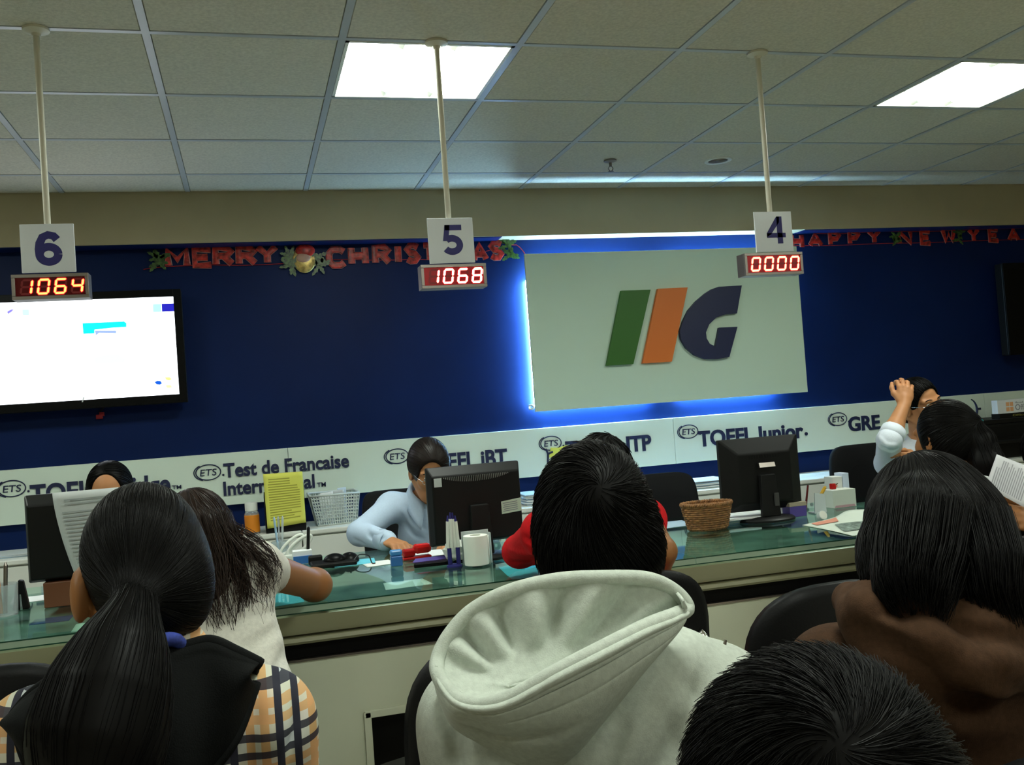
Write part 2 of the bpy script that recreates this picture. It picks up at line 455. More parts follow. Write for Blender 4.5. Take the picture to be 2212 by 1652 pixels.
# sprinkler, downlight
c = Wz(1318, 347, H)
t = root('fire_sprinkler', 'small metal fire sprinkler head hanging from the ceiling', 'sprinkler', c)
mb = MB(); mb.lathe([(0, .003), (.032, .003), (.034, -.004), (.02, -.010), (0, -.011)], c, 24); obj('flange', mb, M_['steel'], t, angle=40)
mb = MB(); mb.cyl(c+V(0, 0, -.008), c+V(0, 0, -.032), .008, .007, 14)
for k in (-1, 1): mb.tube([c+V(k*.007, 0, -.030), c+V(k*.013, 0, -.042), c+V(k*.004, 0, -.055)], .0025, 6)
obj('body', mb, M_['steel'], t, angle=40)
mb = MB(); mb.lathe([(0, -.055), (.014, -.056), (.015, -.058), (0, -.060)], c, 20); obj('deflector', mb, M_['steel'], t, angle=40)
c = Wz(1551, 347, H)
t = root('downlight', 'round unlit recessed downlight in the ceiling near the back wall', 'downlight', c)
mb = MB(); mb.lathe([(.052, .004), (.052, -.002), (.072, -.003), (.074, .004)], c, 36); obj('trim_ring', mb, M_['white'], t, angle=40)
mb = MB(); mb.lathe([(.0515, -.001), (.045, .0035), (.03, .0036), (0, .0037)], c, 36); obj('reflector', mb, M_['steel'], t, smooth=True)

# ------------------------------------------------------------------ hanging queue signs
SEG = {'0': 'abcdef', '1': 'bc', '4': 'fgbc', '6': 'afgedc', '8': 'abcdefg'}
M_['led_on'] = glow('led_segment_white', (1.0, .80, .52), 5.0)
M_['led_y'] = glow('led_segment_yellow', (1.0, .42, .10), 1.9)
M_['led_p'] = glow('led_segment_pale', (1.0, .62, .28), 2.2)
M_['led_halo'] = glow('led_segment_glow', (1.0, .01, .022), .75)  # red glow around lit segments, drawn as larger emissive copies
M_['led_off'] = mat('led_segment_unlit', (.10, .006, .006), .4, emit=((1, .01, .02), .03))
M_['led_back'] = mat('red_filter_window', (.05, .002, .003), .2, emit=((1, .0, .02), .012))
M_['led_hot'] = mat('red_filter_window_bright', (.03, .001, .001), .3, emit=((1, .0, .012), .13))
def seg_polys(w, h, t):
    "seven segments of an upright digit, w wide, h high, stroke t"
    g = t*.14
    def hor(y): return [(g+t*.4, y), (t*.9+g, y+t/2), (w-t*.9-g, y+t/2), (w-g-t*.4, y), (w-t*.9-g, y-t/2), (t*.9+g, y-t/2)]
    def ver(x, y0, y1): return [(x, y0+g), (x+t/2, y0+g+t*.5), (x+t/2, y1-g-t*.5), (x, y1-g), (x-t/2, y1-g-t*.5), (x-t/2, y0+g+t*.5)]
    a, b = t/2, w-t/2
    return {'a': hor(h-t/2), 'g': hor(h/2), 'd': hor(t/2), 'f': ver(a, h/2, h-t/2), 'b': ver(b, h/2, h-t/2), 'e': ver(a, t/2, h/2), 'c': ver(b, t/2, h/2)}
def grow(poly, e):
    p = np.array(poly); c = p.mean(0); q = p-c
    return c+q*(1+e/np.maximum(np.abs(q).max(0), 1e-6))
def queue_sign(num, digits, poletop, plate, box, on, label, back=None, numbox=None, offset=.045):
    Y = GY
    x0, x1 = W(plate[0], (plate[1]+plate[3])/2, Y)[0], W(plate[2], (plate[1]+plate[3])/2, Y)[0]
    z1, z0 = W((plate[0]+plate[2])/2, plate[1], Y)[2], W((plate[0]+plate[2])/2, plate[3], Y)[2]
    xc = (x0+x1)/2
    t = root('queue_sign', label, 'sign', (xc, Y, H), 'hanging queue number signs')
    mb = MB(); mb.lathe([(0, .003), (.038, .003), (.038, -.004), (.014, -.012), (.0115, -.02)], (xc, Y, H), 28)
    obj('ceiling_flange', mb, M_['pole'], t, angle=40)
    mb = MB(); mb.cyl((xc, Y, H-.01), (xc, Y, z0+.005), .0095, n=16); obj('pole', mb, M_['pole'], t, angle=40)
    yp = Y-.012
    mb = MB(); mb.bb(x0, x1, yp-.006, yp, z0, z1); pl = obj('number_plate', mb, M_['plate'], t, bevel=.0015)
    nx0, nx1 = W(numbox[0], numbox[1], Y)[0], W(numbox[2], numbox[1], Y)[0]
    nz0 = W((numbox[0]+numbox[2])/2, numbox[3], Y)[2]; nz1 = W((numbox[0]+numbox[2])/2, numbox[1], Y)[2]
    mb = MB()
    fat_digit(mb, num, nx0, nx1, nz0, nz1, yp-.0062, .0012)
    obj('numeral', mb, M_['ink'], pl)
    bx0, bx1 = W(box[0], (box[1]+box[3])/2, Y-.02)[0], W(box[2], (box[1]+box[3])/2, Y-.02)[0]
    bz1, bz0 = W((box[0]+box[2])/2, box[1], Y-.02)[2], W((box[0]+box[2])/2, box[3], Y-.02)[2]
    yf, yb = Y-.030, Y+.030
    mb = MB(); e = .010
    mb.bb(bx0, bx1, yf+.008, yb, bz0, bz1)
    mb.bb(bx0, bx1, yf, yf+.008, bz1-e, bz1); mb.bb(bx0, bx1, yf, yf+.008, bz0, bz0+e)
    mb.bb(bx0, bx0+e, yf, yf+.008, bz0+e, bz1-e); mb.bb(bx1-e, bx1, yf, yf+.008, bz0+e, bz1-e)
    cs = obj('display_case', mb, M_['steel'], t, bevel=.001)
    mb = MB(); mb.bb(bx0+e, bx1-e, yf+.004, yf+.0079, bz0+e, bz1-e)
    wdw = obj('display_window', mb, M_[back or 'led_back'], t)
    ih = bz1-bz0-2*e; iw = bx1-bx0-2*e
    pitch = iw*.243; dw, dh, st = pitch*.72, ih*.86, ih*.11
    for k, ch in enumerate(digits):
        mb = MB(); ox = bx0+e+iw*(.055 if num != '6' else .05)+k*pitch; oz = bz0+e+ih*.07
        sh = .16
        def put(poly, y, m, th):
            mb.cm = m
            mb.prism([(ox+x+sh*z, y, oz+z) for x, z in poly], (0, th, 0))
        for s_, poly in seg_polys(dw, dh, st).items():
            lit = s_ in SEG[ch]
            if lit:
                put(grow(poly, st*.34), yf+.0036, 1, .0004); put(poly, yf+.0029, 0, .0006)
            else: put(poly, yf+.0036, 2, .0004)
        obj('digit', mb, [M_[on], M_['led_halo'], M_['led_off']], wdw)
    return t
queue_sign('6', '1064', (85, 65), (47, 486, 164, 590), (26, 592, 193, 646), 'led_y', 'hanging sign numbered 6 with red display reading 1064 above the lit television', numbox=(76, 503, 135, 575))
queue_sign('5', '1068', (938, 90), (923, 473, 1021, 570), (909, 571, 1050, 622), 'led_on', 'hanging sign numbered 5 with red display reading 1068 beside the pale logo panel', back='led_hot', numbox=(950, 488, 996, 552))
queue_sign('4', '0000', (1640, 110), (1626, 459, 1706, 546), (1607, 546, 1732, 594), 'led_p', 'hanging sign numbered 4 with red display reading 0000', back='led_hot', numbox=(1648, 470, 1688, 528))

# ------------------------------------------------------------------ logo panel with backlight
YP = 5.215
px0 = W(1145, 718, YP)[0]; px1 = W(1733, 690, YP)[0]
pz1 = W(1430, 540, YP)[2]; pz0 = W(1450, 868, YP)[2]
t = root('logo_panel', 'pale grey green wall panel with green, orange and navy logo and blue backlight', 'sign', ((px0+px1)/2, YW, pz0))
mb = MB(); mb.bb(px0, px1, YP, YP+.018, pz0, pz1); pan = obj('panel', mb, M_['panel'], t, bevel=.002)
def logo(name, pts, m):
    q = [W(x, y, YP-.012) for x, y in pts]
    q = [V(a[0], YP-.022, a[2]) for a in q]
    mb = MB(); mb.prism(q, (0, .0225, 0)); obj(name, mb, m, t)
logo('slanted_bar', [(1341, 628), (1404, 626), (1367, 786), (1309, 790)], M_['green'])
logo('slanted_bar', [(1420, 624), (1484, 621), (1450, 781), (1387, 785)], M_['orange'])
g_out = [(1600.8, 616.7), (1550.6, 619.7), (1536, 625), (1522, 634), (1502, 651), (1485, 671), (1474, 694), (1467, 715), (1470, 734), (1481, 752), (1499, 767), (1522, 775.6), (1549, 775.6), (1574, 771), (1591.5, 706), (1552, 707.7), (1544, 748), (1532, 743), (1525, 731), (1523.5, 718), (1530.5, 701), (1545.6, 686), (1566, 679), (1590.5, 677)]
logo('letter', g_out, M_['navy'])
for x in (px0+.12, px1-.12):
    for z in (pz0+.12, pz1-.12):
        mb = MB(); mb.cyl((x, YP+.018, z), (x, YW-.001, z), .012, n=10); obj('standoff', mb, M_['steel'], t)
ys = YW-.024
w_ = px1-px0; h_ = pz1-pz0
def led(a, b):
    mb = MB(); mb.cyl(a, b, .009, n=8); obj('led_strip', mb, M_['led'], t)
led((px0+.030, ys, pz0+.03), (px0+.030, ys, pz1-.14))
led((px0+.05, ys, pz0+.035), (px0+w_*.42, ys, pz0+.035)); led((px0+w_*.53, ys, pz0+.035), (px0+w_*.90, ys, pz0+.035))
led((px0+.06, ys, pz1-.10), (px0+w_*.44, ys, pz1-.10)); led((px0+w_*.50, ys, pz1-.10), (px0+w_*.95, ys, pz1-.10))
a = W(1150, 880, YP+.03)
mb = MB(); mb.tube(spline([a+V(-.01, .03, .012), a+V(.0, 0, .012), a+V(.006, -.004, -.004), a+V(-.016, .0, -.008), a+V(-.012, .02, .004)], 16), .0055, 8)
obj('cable_end', mb, M_['white'], t, smooth=True)

# ------------------------------------------------------------------ letter board along the wall
sz1 = CAMZ-.141*YS/5.204; sz0 = W(1400, 1007, YS)[2]
def board(xa, xb, label):
    t = root('letter_board', label, 'sign', ((xa+xb)/2, YW, sz0), 'letter boards along the wall')
    mb = MB(); mb.bb(xa+.001, xb-.001, YS, YW-.001, sz0, sz1); obj('board', mb, M_['board'], t, bevel=.0015)
    return t
s1, s2, s3 = W(626, 1040, YS)[0], W(1457, 950, YS)[0], W(2127, 870, YS)[0]
b0 = board(XL+.01, s1, 'white letter board lettered TOEIC Bridge and Test de Francaise, left of the seam')
b1 = board(s1, s2, 'white letter board lettered TOEFL iBT and TOEFL ITP')
b2 = board(s2, s3, 'white letter board lettered TOEFL Junior and GRE')
b3 = board(s3, XR-.01, 'blank white letter board at the far right behind the printer')
def emblem(px, py, par):
    c = W(px, py, YS); c[1] = YS
    mb = MB(); rx, rz = .062, .040
    a = np.linspace(0, 2*np.pi, 48, endpoint=False)
    mb.tube(np.stack([c[0]+rx*np.cos(a), 0*a+YS-.003, c[2]+rz*np.sin(a)], 1), .0030, 6, closed=True)
    a = np.linspace(2.1, 4.4, 24)
    mb.tube(np.stack([c[0]-.010+rx*np.cos(a), 0*a+YS-.003, c[2]+(rz+.002)*np.sin(a)], 1), .0028, 6)
    text_to(mb, 'ETS', c[0]-.042, c[0]+.042, c[2]-.017, .034, YS-.0005, .004, .002, .12)
    mb.ball((c[0]+.074, YS-.003, c[2]-.020), (.006, .003, .006), 8, 6)
    obj('emblem', mb, M_['navy'], par)
def words(parts, par):
    mb = MB()
    for s_, xa, xb, ybase, h, off in parts:
        a, b = W(xa, ybase, YS)[0], W(xb, ybase, YS)[0]
        zb = W((xa+xb)/2, ybase, YS)[2]
        text_to(mb, s_, a, b, zb, h, YS-.0005, .007, off)
    obj('lettering', mb, M_['navy'], par)
emblem(26, 1055, b0); emblem(450, 1020, b0); emblem(858, 985, b1); emblem(1190, 957, b1); emblem(1487, 932, b2); emblem(1810, 905, b2)
words([('TOEIC Bridge', 66, 370, 1075, .092, .03), ('TM', 372, 392, 1056, .02, .01)], b0)
words([('Test de Francaise', 483, 755, 1019, .070, .026)], b0)
words([('International', 483, 681, 1061, .070, .026), ('TM', 685, 704, 1051, .024, .012)], b0)
words([('TOEFL iBT', 905, 1097, 1011, .088, .03)], b1)
words([('TOEFL ITP', 1222, 1408, 979, .088, .03)], b1)
words([('TOEFL Junior', 1508, 1736, 954, .088, .03), ('.', 1738, 1744, 939, .09, .02)], b2)
words([('GRE', 1833, 1901, 928, .086, .03), ('.', 1903, 1908, 925, .09, .02)], b2)
mb = MB()
c = W(2100, 885, YS); a = np.linspace(-1.25, 1.25, 20)
mb.tube(np.stack([c[0]-.02+.055*np.cos(a), 0*a+YS-.003, c[2]+.072*np.sin(a)], 1), np.interp(a, [-1.3, 0, 1.3], [.003, .008, .003]), 8)
mb.bb(c[0]-.07, c[0]-.03, YS-.006, YS, c[2]-.003, c[2]+.010); mb.bb(c[0]+.036, c[0]+.066, YS-.006, YS, c[2]-.003, c[2]+.010)
obj('emblem', mb, M_['navy'], b2)
# little coloured tag on the board
c = W(1203, 975, YS-.02); c[1] = YS-.006
t = root('paper_tag', 'small yellow paper tag on the board below an oval emblem, beside dark hair', 'tag', c)
mb = MB(); mb.prism([(c[0]-.045, c[1], c[2]-.03), (c[0]+.02, c[1], c[2]-.05), (c[0]+.08, c[1], c[2]-.02), (c[0]+.07, c[1], c[2]+.03), (c[0]+.01, c[1], c[2]+.02), (c[0]-.03, c[1], c[2]+.025)], (0, .005, 0)); obj('tag', mb, M_['yellow'], t)
mb = MB(); mb.tube([c+V(-.06, 0, .02), c+V(-.05, 0, -.01), c+V(-.055, 0, -.06)], .006, 6); mb.tube([c+V(-.05, 0, -.01), c+V(-.02, 0, .0)], .006, 6); obj('stem', mb, M_['navy'], t)

# ------------------------------------------------------------------ festive letter banners
def holly(par, px, py, Y, s):
    c = W(px, py, Y); mb = MB()
    for k in range(7):
        a = rnd.uniform(0, 6.28); l = s*rnd.uniform(.75, 1.1); w = s*.36
        d = V(math.cos(a), 0, math.sin(a)); n = V(-math.sin(a), 0, math.cos(a))
        o = c+V(0, -.004*k*.5, 0)
        pts = []
        for u, q in ((0, .1), (.2, .5), (.3, .25), (.5, .55), (.62, .28), (.8, .35), (1, 0)):
            pts.append(o+d*l*u+n*w*q)
        for u, q in ((.8, .35), (.62, .28), (.5, .55), (.3, .25), (.2, .5), (0, .1)):
            pts.append(o+d*l*u-n*w*q)
        mb.prism(pts, (0, .0015, 0))
    obj('holly', mb, M_['holly'], par)
def banner(name, label, letters, Y, h, cordpts):
    t = root(name, label, 'banner', W(letters[0][1], letters[0][2], Y), 'letter banners under the bulkhead')
    for ch, px, py, wpx, hh in letters:
        c = W(px, py, Y); ww = wpx*Y/FPX*1.0; mb = MB()
        ww *= .99 if name == 'christmas_banner' else 1.12
        mb.cm = 1; fat_letter(mb, ch, c[0], c[2], ww+.004, hh+.005, hh*.142+.003, Y, .0015)
        mb.cm = 0; fat_letter(mb, ch, c[0], c[2], ww, hh, hh*.142, Y-.003, .002)
        obj('letter', mb, [M_['garland'], M_['garland_edge']], t)
    mb = MB()
    for cp in cordpts:
        mb.tube(spline([W(x, y, Y+.005) for x, y in cp], 30), .0022, 5)
    obj('cord', mb, M_['cord'], t)
    return t
YC = YW-.012
t = banner('christmas_banner', 'red foil letter banner reading MERRY CHRISTMAS under the bulkhead', [
    ('M', 383, 556, 50, .118), ('E', 438, 556, 46, .118), ('R', 483, 553, 46, .118), ('R', 533, 552, 46, .118), ('Y', 577, 550, 50, .118),
    ('C', 727, 556, 46, .122), ('H', 774, 552, 44, .122), ('R', 825, 550, 44, .122), ('I', 860, 549, 22, .122), ('S', 891, 547, 38, .122),
    ('T', 928, 545, 40, .118), ('M', 985, 545, 46, .118), ('A', 1036, 544, 42, .118), ('S', 1072, 540, 38, .122)], YC, .12,
    [[(310, 582), (345, 577), (440, 572), (520, 573), (600, 570), (660, 566), (730, 560), (820, 562), (900, 560), (980, 560), (1060, 540), (1110, 528), (1128, 540), (1136, 552)]])
for px, py in ((345, 557), (343, 566), (626, 553), (630, 573), (688, 552), (690, 573), (1098, 530), (1100, 552)): holly(t, px, py, YC-.004, .065)
c = W(657, 560, YC-.006)
mb = MB(); mb.ball(c, (.062, .014, .075), 24, 14); obj('ornament', mb, M_['gold'], t, smooth=True)
mb = MB(); mb.ball(c+V(.008, -.006, .045), (.052, .013, .038), 20, 12); obj('ornament', mb, M_['garland'], t, smooth=True)
mb = MB(); mb.ball(c+V(-.004, -.008, .008), (.040, .012, .030), 20, 12); obj('ornament', mb, M_['pinkish'], t, smooth=True)
t = banner('new_year_banner', 'red foil letter banner reading HAPPY NEW YEAR under the bulkhead', [
    ('H', 1721, 521, 36, .105), ('A', 1761, 517, 38, .105), ('P', 1803, 515, 34, .105), ('P', 1845, 513, 34, .105), ('Y', 1888, 511, 38, .105),
    ('N', 1955, 513, 40, .105), ('E', 1999, 513, 34, .110), ('W', 2049, 509, 42, .105),
    ('Y', 2103, 508, 36, .105), ('E', 2146, 508, 34, .105), ('A', 2189, 506, 36, .105), ('R', 2234, 504, 34, .105)], YC, .11,
    [[(1700, 500), (1800, 505), (1900, 500), (2000, 500), (2100, 496), (2260, 492)], [(1700, 530), (1800, 530), (1900, 526), (2000, 524), (2100, 520), (2260, 516)]])
for px, py in ((1934, 510), (1934, 522), (2069, 503), (2070, 517)): holly(t, px, py, YC-.004, .05)

# ------------------------------------------------------------------ televisions
YT = 5.19
def tv(x0, x1, z0, z1, label, screen, bez=.038):
    t = root('television', label, 'television', ((x0+x1)/2, YW, z0), 'wall televisions')
    mb = MB(); mb.bb(x0-bez, x1+bez, YT+.006, YT+.07, z0-bez*1.15, z1+bez); obj('housing', mb, M_['black'], t, bevel=.006)
    mb = MB()
    for a, b, c_, d in ((x0-bez, x0, z0-bez*1.15, z1+bez), (x1, x1+bez, z0-bez*1.15, z1+bez), (x0, x1, z0-bez*1.15, z0), (x0, x1, z1, z1+bez)): mb.bb(a, b, YT-.004, YT+.006, c_, d)
    obj('bezel', mb, M_['blackgloss'], t, bevel=.002)
    mb = MB(); mb.bb(x0, x1, YT+.001, YT+.006, z0, z1); s_ = obj('screen', mb, screen, t)
    mb = MB(); mb.bb((x0+x1)/2-.15, (x0+x1)/2+.15, YT+.07, YW-.001, z0+.12, z1-.12); obj('wall_bracket', mb, M_['black'], t)
    return t, s_
x1 = W(381, 750, YT)[0]; z1 = W(190, 647, YT)[2]; z0 = W(190, 863, YT)[2]; x0 = x1-(z1-z0)*1.78
t, scr = tv(x0, x1, z0, z1, 'lit wall television with white page on screen at the left edge', glow('lit_white_screen', (.88, .93, 1.0), 2.6))
def shot(pts, col, s=1.0):
    mb = MB(); mb.prism([V(*(lambda a: (a[0], YT+.0004, a[2]))(W(x, y, YT))) for x, y in pts], (0, .0005, 0))
    obj('screen_image', mb, glow('screen_colour', col, s), scr)
R4 = lambda a, b, c_, d, e=0: [(a, b), (c_, b-e), (c_+1, d-e), (a+1, d)]
shot(R4(349, 656, 375, 673, 1), (.02, .02, .42)); shot(R4(330, 657, 348, 674, 1), (.42, .82, .85))
shot([(178, 698), (268, 694), (273, 698), (273, 706), (240, 708), (204, 712), (204, 720), (180, 721)], (.01, .74, .76))
shot([(205, 714), (251, 714), (251, 720), (214, 719), (207, 724)], (.30, .42, .72))
shot([(204, 773), (222, 768), (255, 766), (270, 775), (268, 783), (206, 784)], (.70, .93, .92), 1.0)
shot([(334, 825), (340, 822), (347, 823), (350, 828), (345, 831), (338, 830)], (.01, .10, .62))
shot([(356, 815), (366, 814), (371, 819), (365, 822), (359, 820)], (.80, .84, .25)); shot([(358, 832), (368, 831), (372, 836), (366, 838), (360, 837)], (.84, .84, .40))
shot([(15, 673), (24, 668), (30, 668), (24, 674), (17, 678)], (.25, .22, .72))
shot(R4(48, 668, 62, 681), (.55, .86, .90)); shot(R4(113, 667, 120, 679), (.75, .93, .93)); shot(R4(186, 664, 200, 676), (.82, .93, .93)); shot(R4(222, 662, 230, 674), (.82, .93, .93)); shot(R4(262, 661, 278, 673), (.86, .94, .94))
a = W(179, 863, YT-.006); mb = MB(); mb.prism([a+V(-.006, 0, -.012), a+V(.0, 0, -.012), a+V(.008, 0, .012), a+V(.002, 0, .012)], (0, .002, 0)); obj('maker_mark', mb, M_['plate'], t)
a = W(215, 900, YW-.02)
mb = MB(); mb.box(a+V(0, 0, 0), (.030, .024, .022)); mb.box(a+V(.012, 0, .012), (.022, .02, .02)); o = obj('plug', mb, M_['cord'], t)
mb = MB(); mb.tube(spline([a+V(.0, .0, .02), a+V(.03, .0, .06), a+V(.05, .01, .12)], 12), .004, 6); obj('cable', mb, M_['black'], t)
xa = W(2172, 665, YT)[0]; za, zb_ = W(2190, 752, YT)[2], W(2190, 580, YT)[2]
tv(xa+.04, xa+.04+(zb_-za)*1.78, za, zb_, 'dark switched-off wall television at the right edge', M_['blackgloss'])
# ------------------------------------------------------------------ service counter
ZG = CAMZ-.5259           # upper face of the glass
YF = 2.8207               # front edge of the glass
YBK = 3.80                # back edge of the counter
CX0, CX1 = -3.2, 4.6
t = root('service_counter', 'long cream service counter with taupe edge and dark recess, glass on top', 'counter', ((CX0+CX1)/2, YF, 0))
GT = .024                  # thickness of the laminated glass
mb = MB(); mb.bb(CX0, CX1, YF+.02, YBK, ZG-.045, ZG-GT-.001); obj('countertop', mb, M_['counter'], t, bevel=.002)
prof = [(YF+.012, ZG-.027), (YF+.006, ZG-.031), (YF+.006, ZG-.072), (YF+.012, ZG-.084), (YF+.030, ZG-.090), (YF+.016, ZG-.096), (YF+.012, ZG-.106), (YF+.020, ZG-.114), (YF+.07, ZG-.114), (YF+.07, ZG-.027)]
mb = MB(); mb.prism([(CX0, y, z) for y, z in prof], (CX1-CX0, 0, 0)); obj('edge_moulding', mb, M_['fascia'], t, angle=35)
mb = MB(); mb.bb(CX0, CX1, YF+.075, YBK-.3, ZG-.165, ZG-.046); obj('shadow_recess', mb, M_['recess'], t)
mb = MB(); mb.bb(CX0, CX1, YF+.055, YF+.078, ZG-.172, ZG-.166); obj('metal_strip', mb, M_['steel'], t)
YPn = YF+.06
a = W(792, 1600, YPn); nx0 = a[0]; nz1 = W(840, 1530, YPn)[2]; nx1 = nx0+.52; nz0 = nz1-.34
mb = MB()
zt = ZG-.171
mb.bb(CX0, nx0, YPn, YPn+.02, .08, zt); mb.bb(nx1, CX1, YPn, YPn+.02, .08, zt); mb.bb(nx0, nx1, YPn, YPn+.02, nz1, zt); mb.bb(nx0, nx1, YPn, YPn+.02, .08, nz0)
obj('front_panel', mb, M_['cream'], t)
mb = MB()
e = .018
mb.bb(nx0-.004, nx0+e, YPn-.008, YPn+.16, nz0, nz1); mb.bb(nx1-e, nx1+.004, YPn-.008, YPn+.16, nz0, nz1); mb.bb(nx0, nx1, YPn-.008, YPn+.16, nz1-e, nz1+.004); mb.bb(nx0, nx1, YPn-.008, YPn+.16, nz0-.004, nz0+e)
n_ = obj('niche_frame', mb, M_['cream'], t, bevel=.002)
mb = MB(); mb.bb(nx0, nx1, YPn+.16, YPn+.17, nz0, nz1); obj('niche_back', mb, M_['recess'], n_)
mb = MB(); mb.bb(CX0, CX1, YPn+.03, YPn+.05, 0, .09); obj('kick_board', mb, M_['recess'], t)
mb = MB()
for x in (CX0, CX1-.03): mb.bb(x, x+.03, YPn+.02, YBK-.02, 0, ZG-.04)
mb.bb(CX0, CX1, YBK-.35, YBK-.33, .1, ZG-.04)
obj('carcass', mb, M_['cream'], t)
g = root('glass_sheet', 'long green tinted glass sheet lying on the service counter', 'glass sheet', ((CX0+CX1)/2, YF, ZG-GT))
mb = MB()
seams = [CX0+.01, W(1500, 1160, YF)[0]-2.4, W(1500, 1160, YF)[0], CX1-.01]
for a, b in zip(seams[:-1], seams[1:]): mb.bb(a, b-.002, YF+.0025, YBK-.02, ZG-GT+.0005, ZG)
obj('pane', mb, M_['glass'], g)
mb = MB()
for a, b in zip(seams[:-1], seams[1:]): mb.cm = 0; mb.bb(a, b-.002, YF, YF+.0025, ZG-GT+.004, ZG-.0035); mb.cm = 1; mb.bb(a, b-.002, YF-.0005, YF+.0025, ZG-.0035, ZG); mb.bb(a, b-.002, YF-.0005, YF+.0025, ZG-GT+.0005, ZG-GT+.004)
obj('polished_edge', mb, [M_['glassedge'], M_['glassline']], g)

# ------------------------------------------------------------------ cabinets along the wall
YCF = 4.92
ZC = CAMZ-.548
seam = W(652, 1150, YCF)[0]
names = {-3: 'white wall cabinet out of view beyond the left edge', -2: 'white wall cabinet at the left edge behind the black monitor with a pinned sheet', -1: 'white wall cabinet left of the seam under the yellow notice',
         0: 'white wall cabinet under the white perforated basket', 1: 'white wall cabinet behind the centre monitor and the person in red', 2: 'white wall cabinet carrying papers behind the plain black monitor',
         3: 'white wall cabinet under the black printer', 4: 'white wall cabinet out of view beyond the right edge'}
WC = 1.0
for k in range(-3, 5):
    xa = seam+(k)*WC
    xb = xa+WC
    t = root('wall_cabinet', names[k], 'cabinet', ((xa+xb)/2, YW, 0), 'white cabinets along the wall')
    mb = MB(); mb.bb(xa+.001, xb-.001, YCF-.012, YW, ZC-.025, ZC); obj('cabinet_top', mb, M_['white'], t, bevel=.006)
    mb = MB(); mb.bb(xa+.002, xb-.002, YCF+.012, YW, 0, ZC-.026); obj('body', mb, M_['white'], t)
    for q in range(2):
        da, db = xa+.004+q*WC/2, xa+WC/2-.003+q*WC/2
        mb = MB(); mb.bb(da, db, YCF-.006, YCF+.011, .06, ZC-.034); d = obj('door', mb, M_['white'], t, bevel=.002)
        kx = db-.03 if q == 0 else da+.03
        mb = MB(); mb.cyl((kx, YCF-.006, ZC-.075), (kx, YCF-.014, ZC-.075), .010, n=12); mb.box((kx, YCF-.020, ZC-.078), (.006, .012, .03)); obj('lock', mb, M_['black'], d)

# ------------------------------------------------------------------ chairs
def visitor_chair(label, x, y, rz, zt=.87, group='black visitor chairs at the counter'):
    t = root('visitor_chair', label, 'chair', (0, 0, 0), group)
    hw, hb = .205, .20
    # local: sitter faces +Y, backrest at -Y
    n = 40; a = np.linspace(0, 2*np.pi, n, endpoint=False)
    cs = np.sign(np.cos(a))*np.abs(np.cos(a))**.72; sn = np.sign(np.sin(a))*np.abs(np.sin(a))**.72
    mb = MB(); rings = []
    for off, sc in ((-.030, .55), (-.028, .90), (-.018, 1.0), (.010, 1.0), (.022, .93), (.028, .55)):
        xx = hw*sc*cs; zz = zt-hb+hb*sc*sn
        yy = -.21+off-.03*(zz-(zt-hb))/hb*.8-.05*(-(xx/hw)**2)
        rings.append(np.stack([xx, yy, zz], 1))
    R_ = np.array(rings)
    mb.grid(R_.transpose(1, 0, 2), closed_u=True)
    mb.add(R_[0], [tuple(range(n))]); mb.add(R_[-1], [tuple(range(n))[::-1]])
    obj('backrest', mb, M_['leather'], t, smooth=True)
    mb = MB(); rings = []
    for zz, sc in ((.415, .8), (.418, .97), (.43, 1.0), (.46, 1.0), (.472, .95), (.478, .6)):
        rings.append(np.stack([.225*sc*cs, .02+.22*sc*sn, 0*a+zz], 1))
    R_ = np.array(rings); mb.grid(R_.transpose(1, 0, 2), closed_u=True)
    mb.add(R_[0], [tuple(range(n))]); mb.add(R_[-1], [tuple(range(n))[::-1]])
    obj('seat', mb, M_['leather'], t, smooth=True)
    for s_ in (-1, 1):
        mb = MB()
        mb.tube(spline([(s_*.215, -.215, zt-.26), (s_*.222, -.205, .60), (s_*.225, -.19, .44), (s_*.23, -.24, .20), (s_*.235, -.27, .011)], 24), .011, 10)
        obj('leg', mb, M_['chrome'], t, smooth=True)
        mb = MB()
        mb.tube(spline([(s_*.225, -.19, .412), (s_*.228, .0, .405), (s_*.23, .17, .40), (s_*.235, .215, .36), (s_*.24, .23, .18), (s_*.243, .24, .011)], 30), .011, 10)
        obj('leg', mb, M_['chrome'], t, smooth=True)
    for s_ in (-1, 1):
        mb = MB(); mb.tube([(s_*.22, -.215, zt-.25), (s_*.19, -.225, zt-.22), (s_*.15, -.235, zt-.17)], .010, 8); obj('back_bracket', mb, M_['chrome'], t, smooth=True)
    t.location = (x, y, 0); t.rotation_euler = (0, 0, rz)
    return t
def chair_at(px, py, d, rz, label, proto=[None]):
    "px,py = top middle of the backrest"
    p = P(px, py, d)
    off = V(0, -.235, 0); c, s_ = math.cos(rz), math.sin(rz)
    x, y = p[0]-(off[0]*c-off[1]*s_), p[1]-(off[0]*s_+off[1]*c)
    if proto[0] is None:
        proto[0] = visitor_chair(label, x, y, rz, p[2]); return proto[0]
    return dup(proto[0], (x, y, 0), rz, label)
cd = chair_at(1385, 1236, 2.45, 0.0, 'black visitor chair under the person in red leaning on the counter')
chair_at(1092, 1345, 1.955, .35, 'black visitor chair half hidden behind the grey hoodie, turned towards the niche')
chair_at(1806, 1258, 2.16, .05, 'empty black visitor chair between the grey hoodie and the brown hoodie')
chair_at(-45, 1436, 1.92, .1, 'black visitor chair at the left edge in front of the counter')

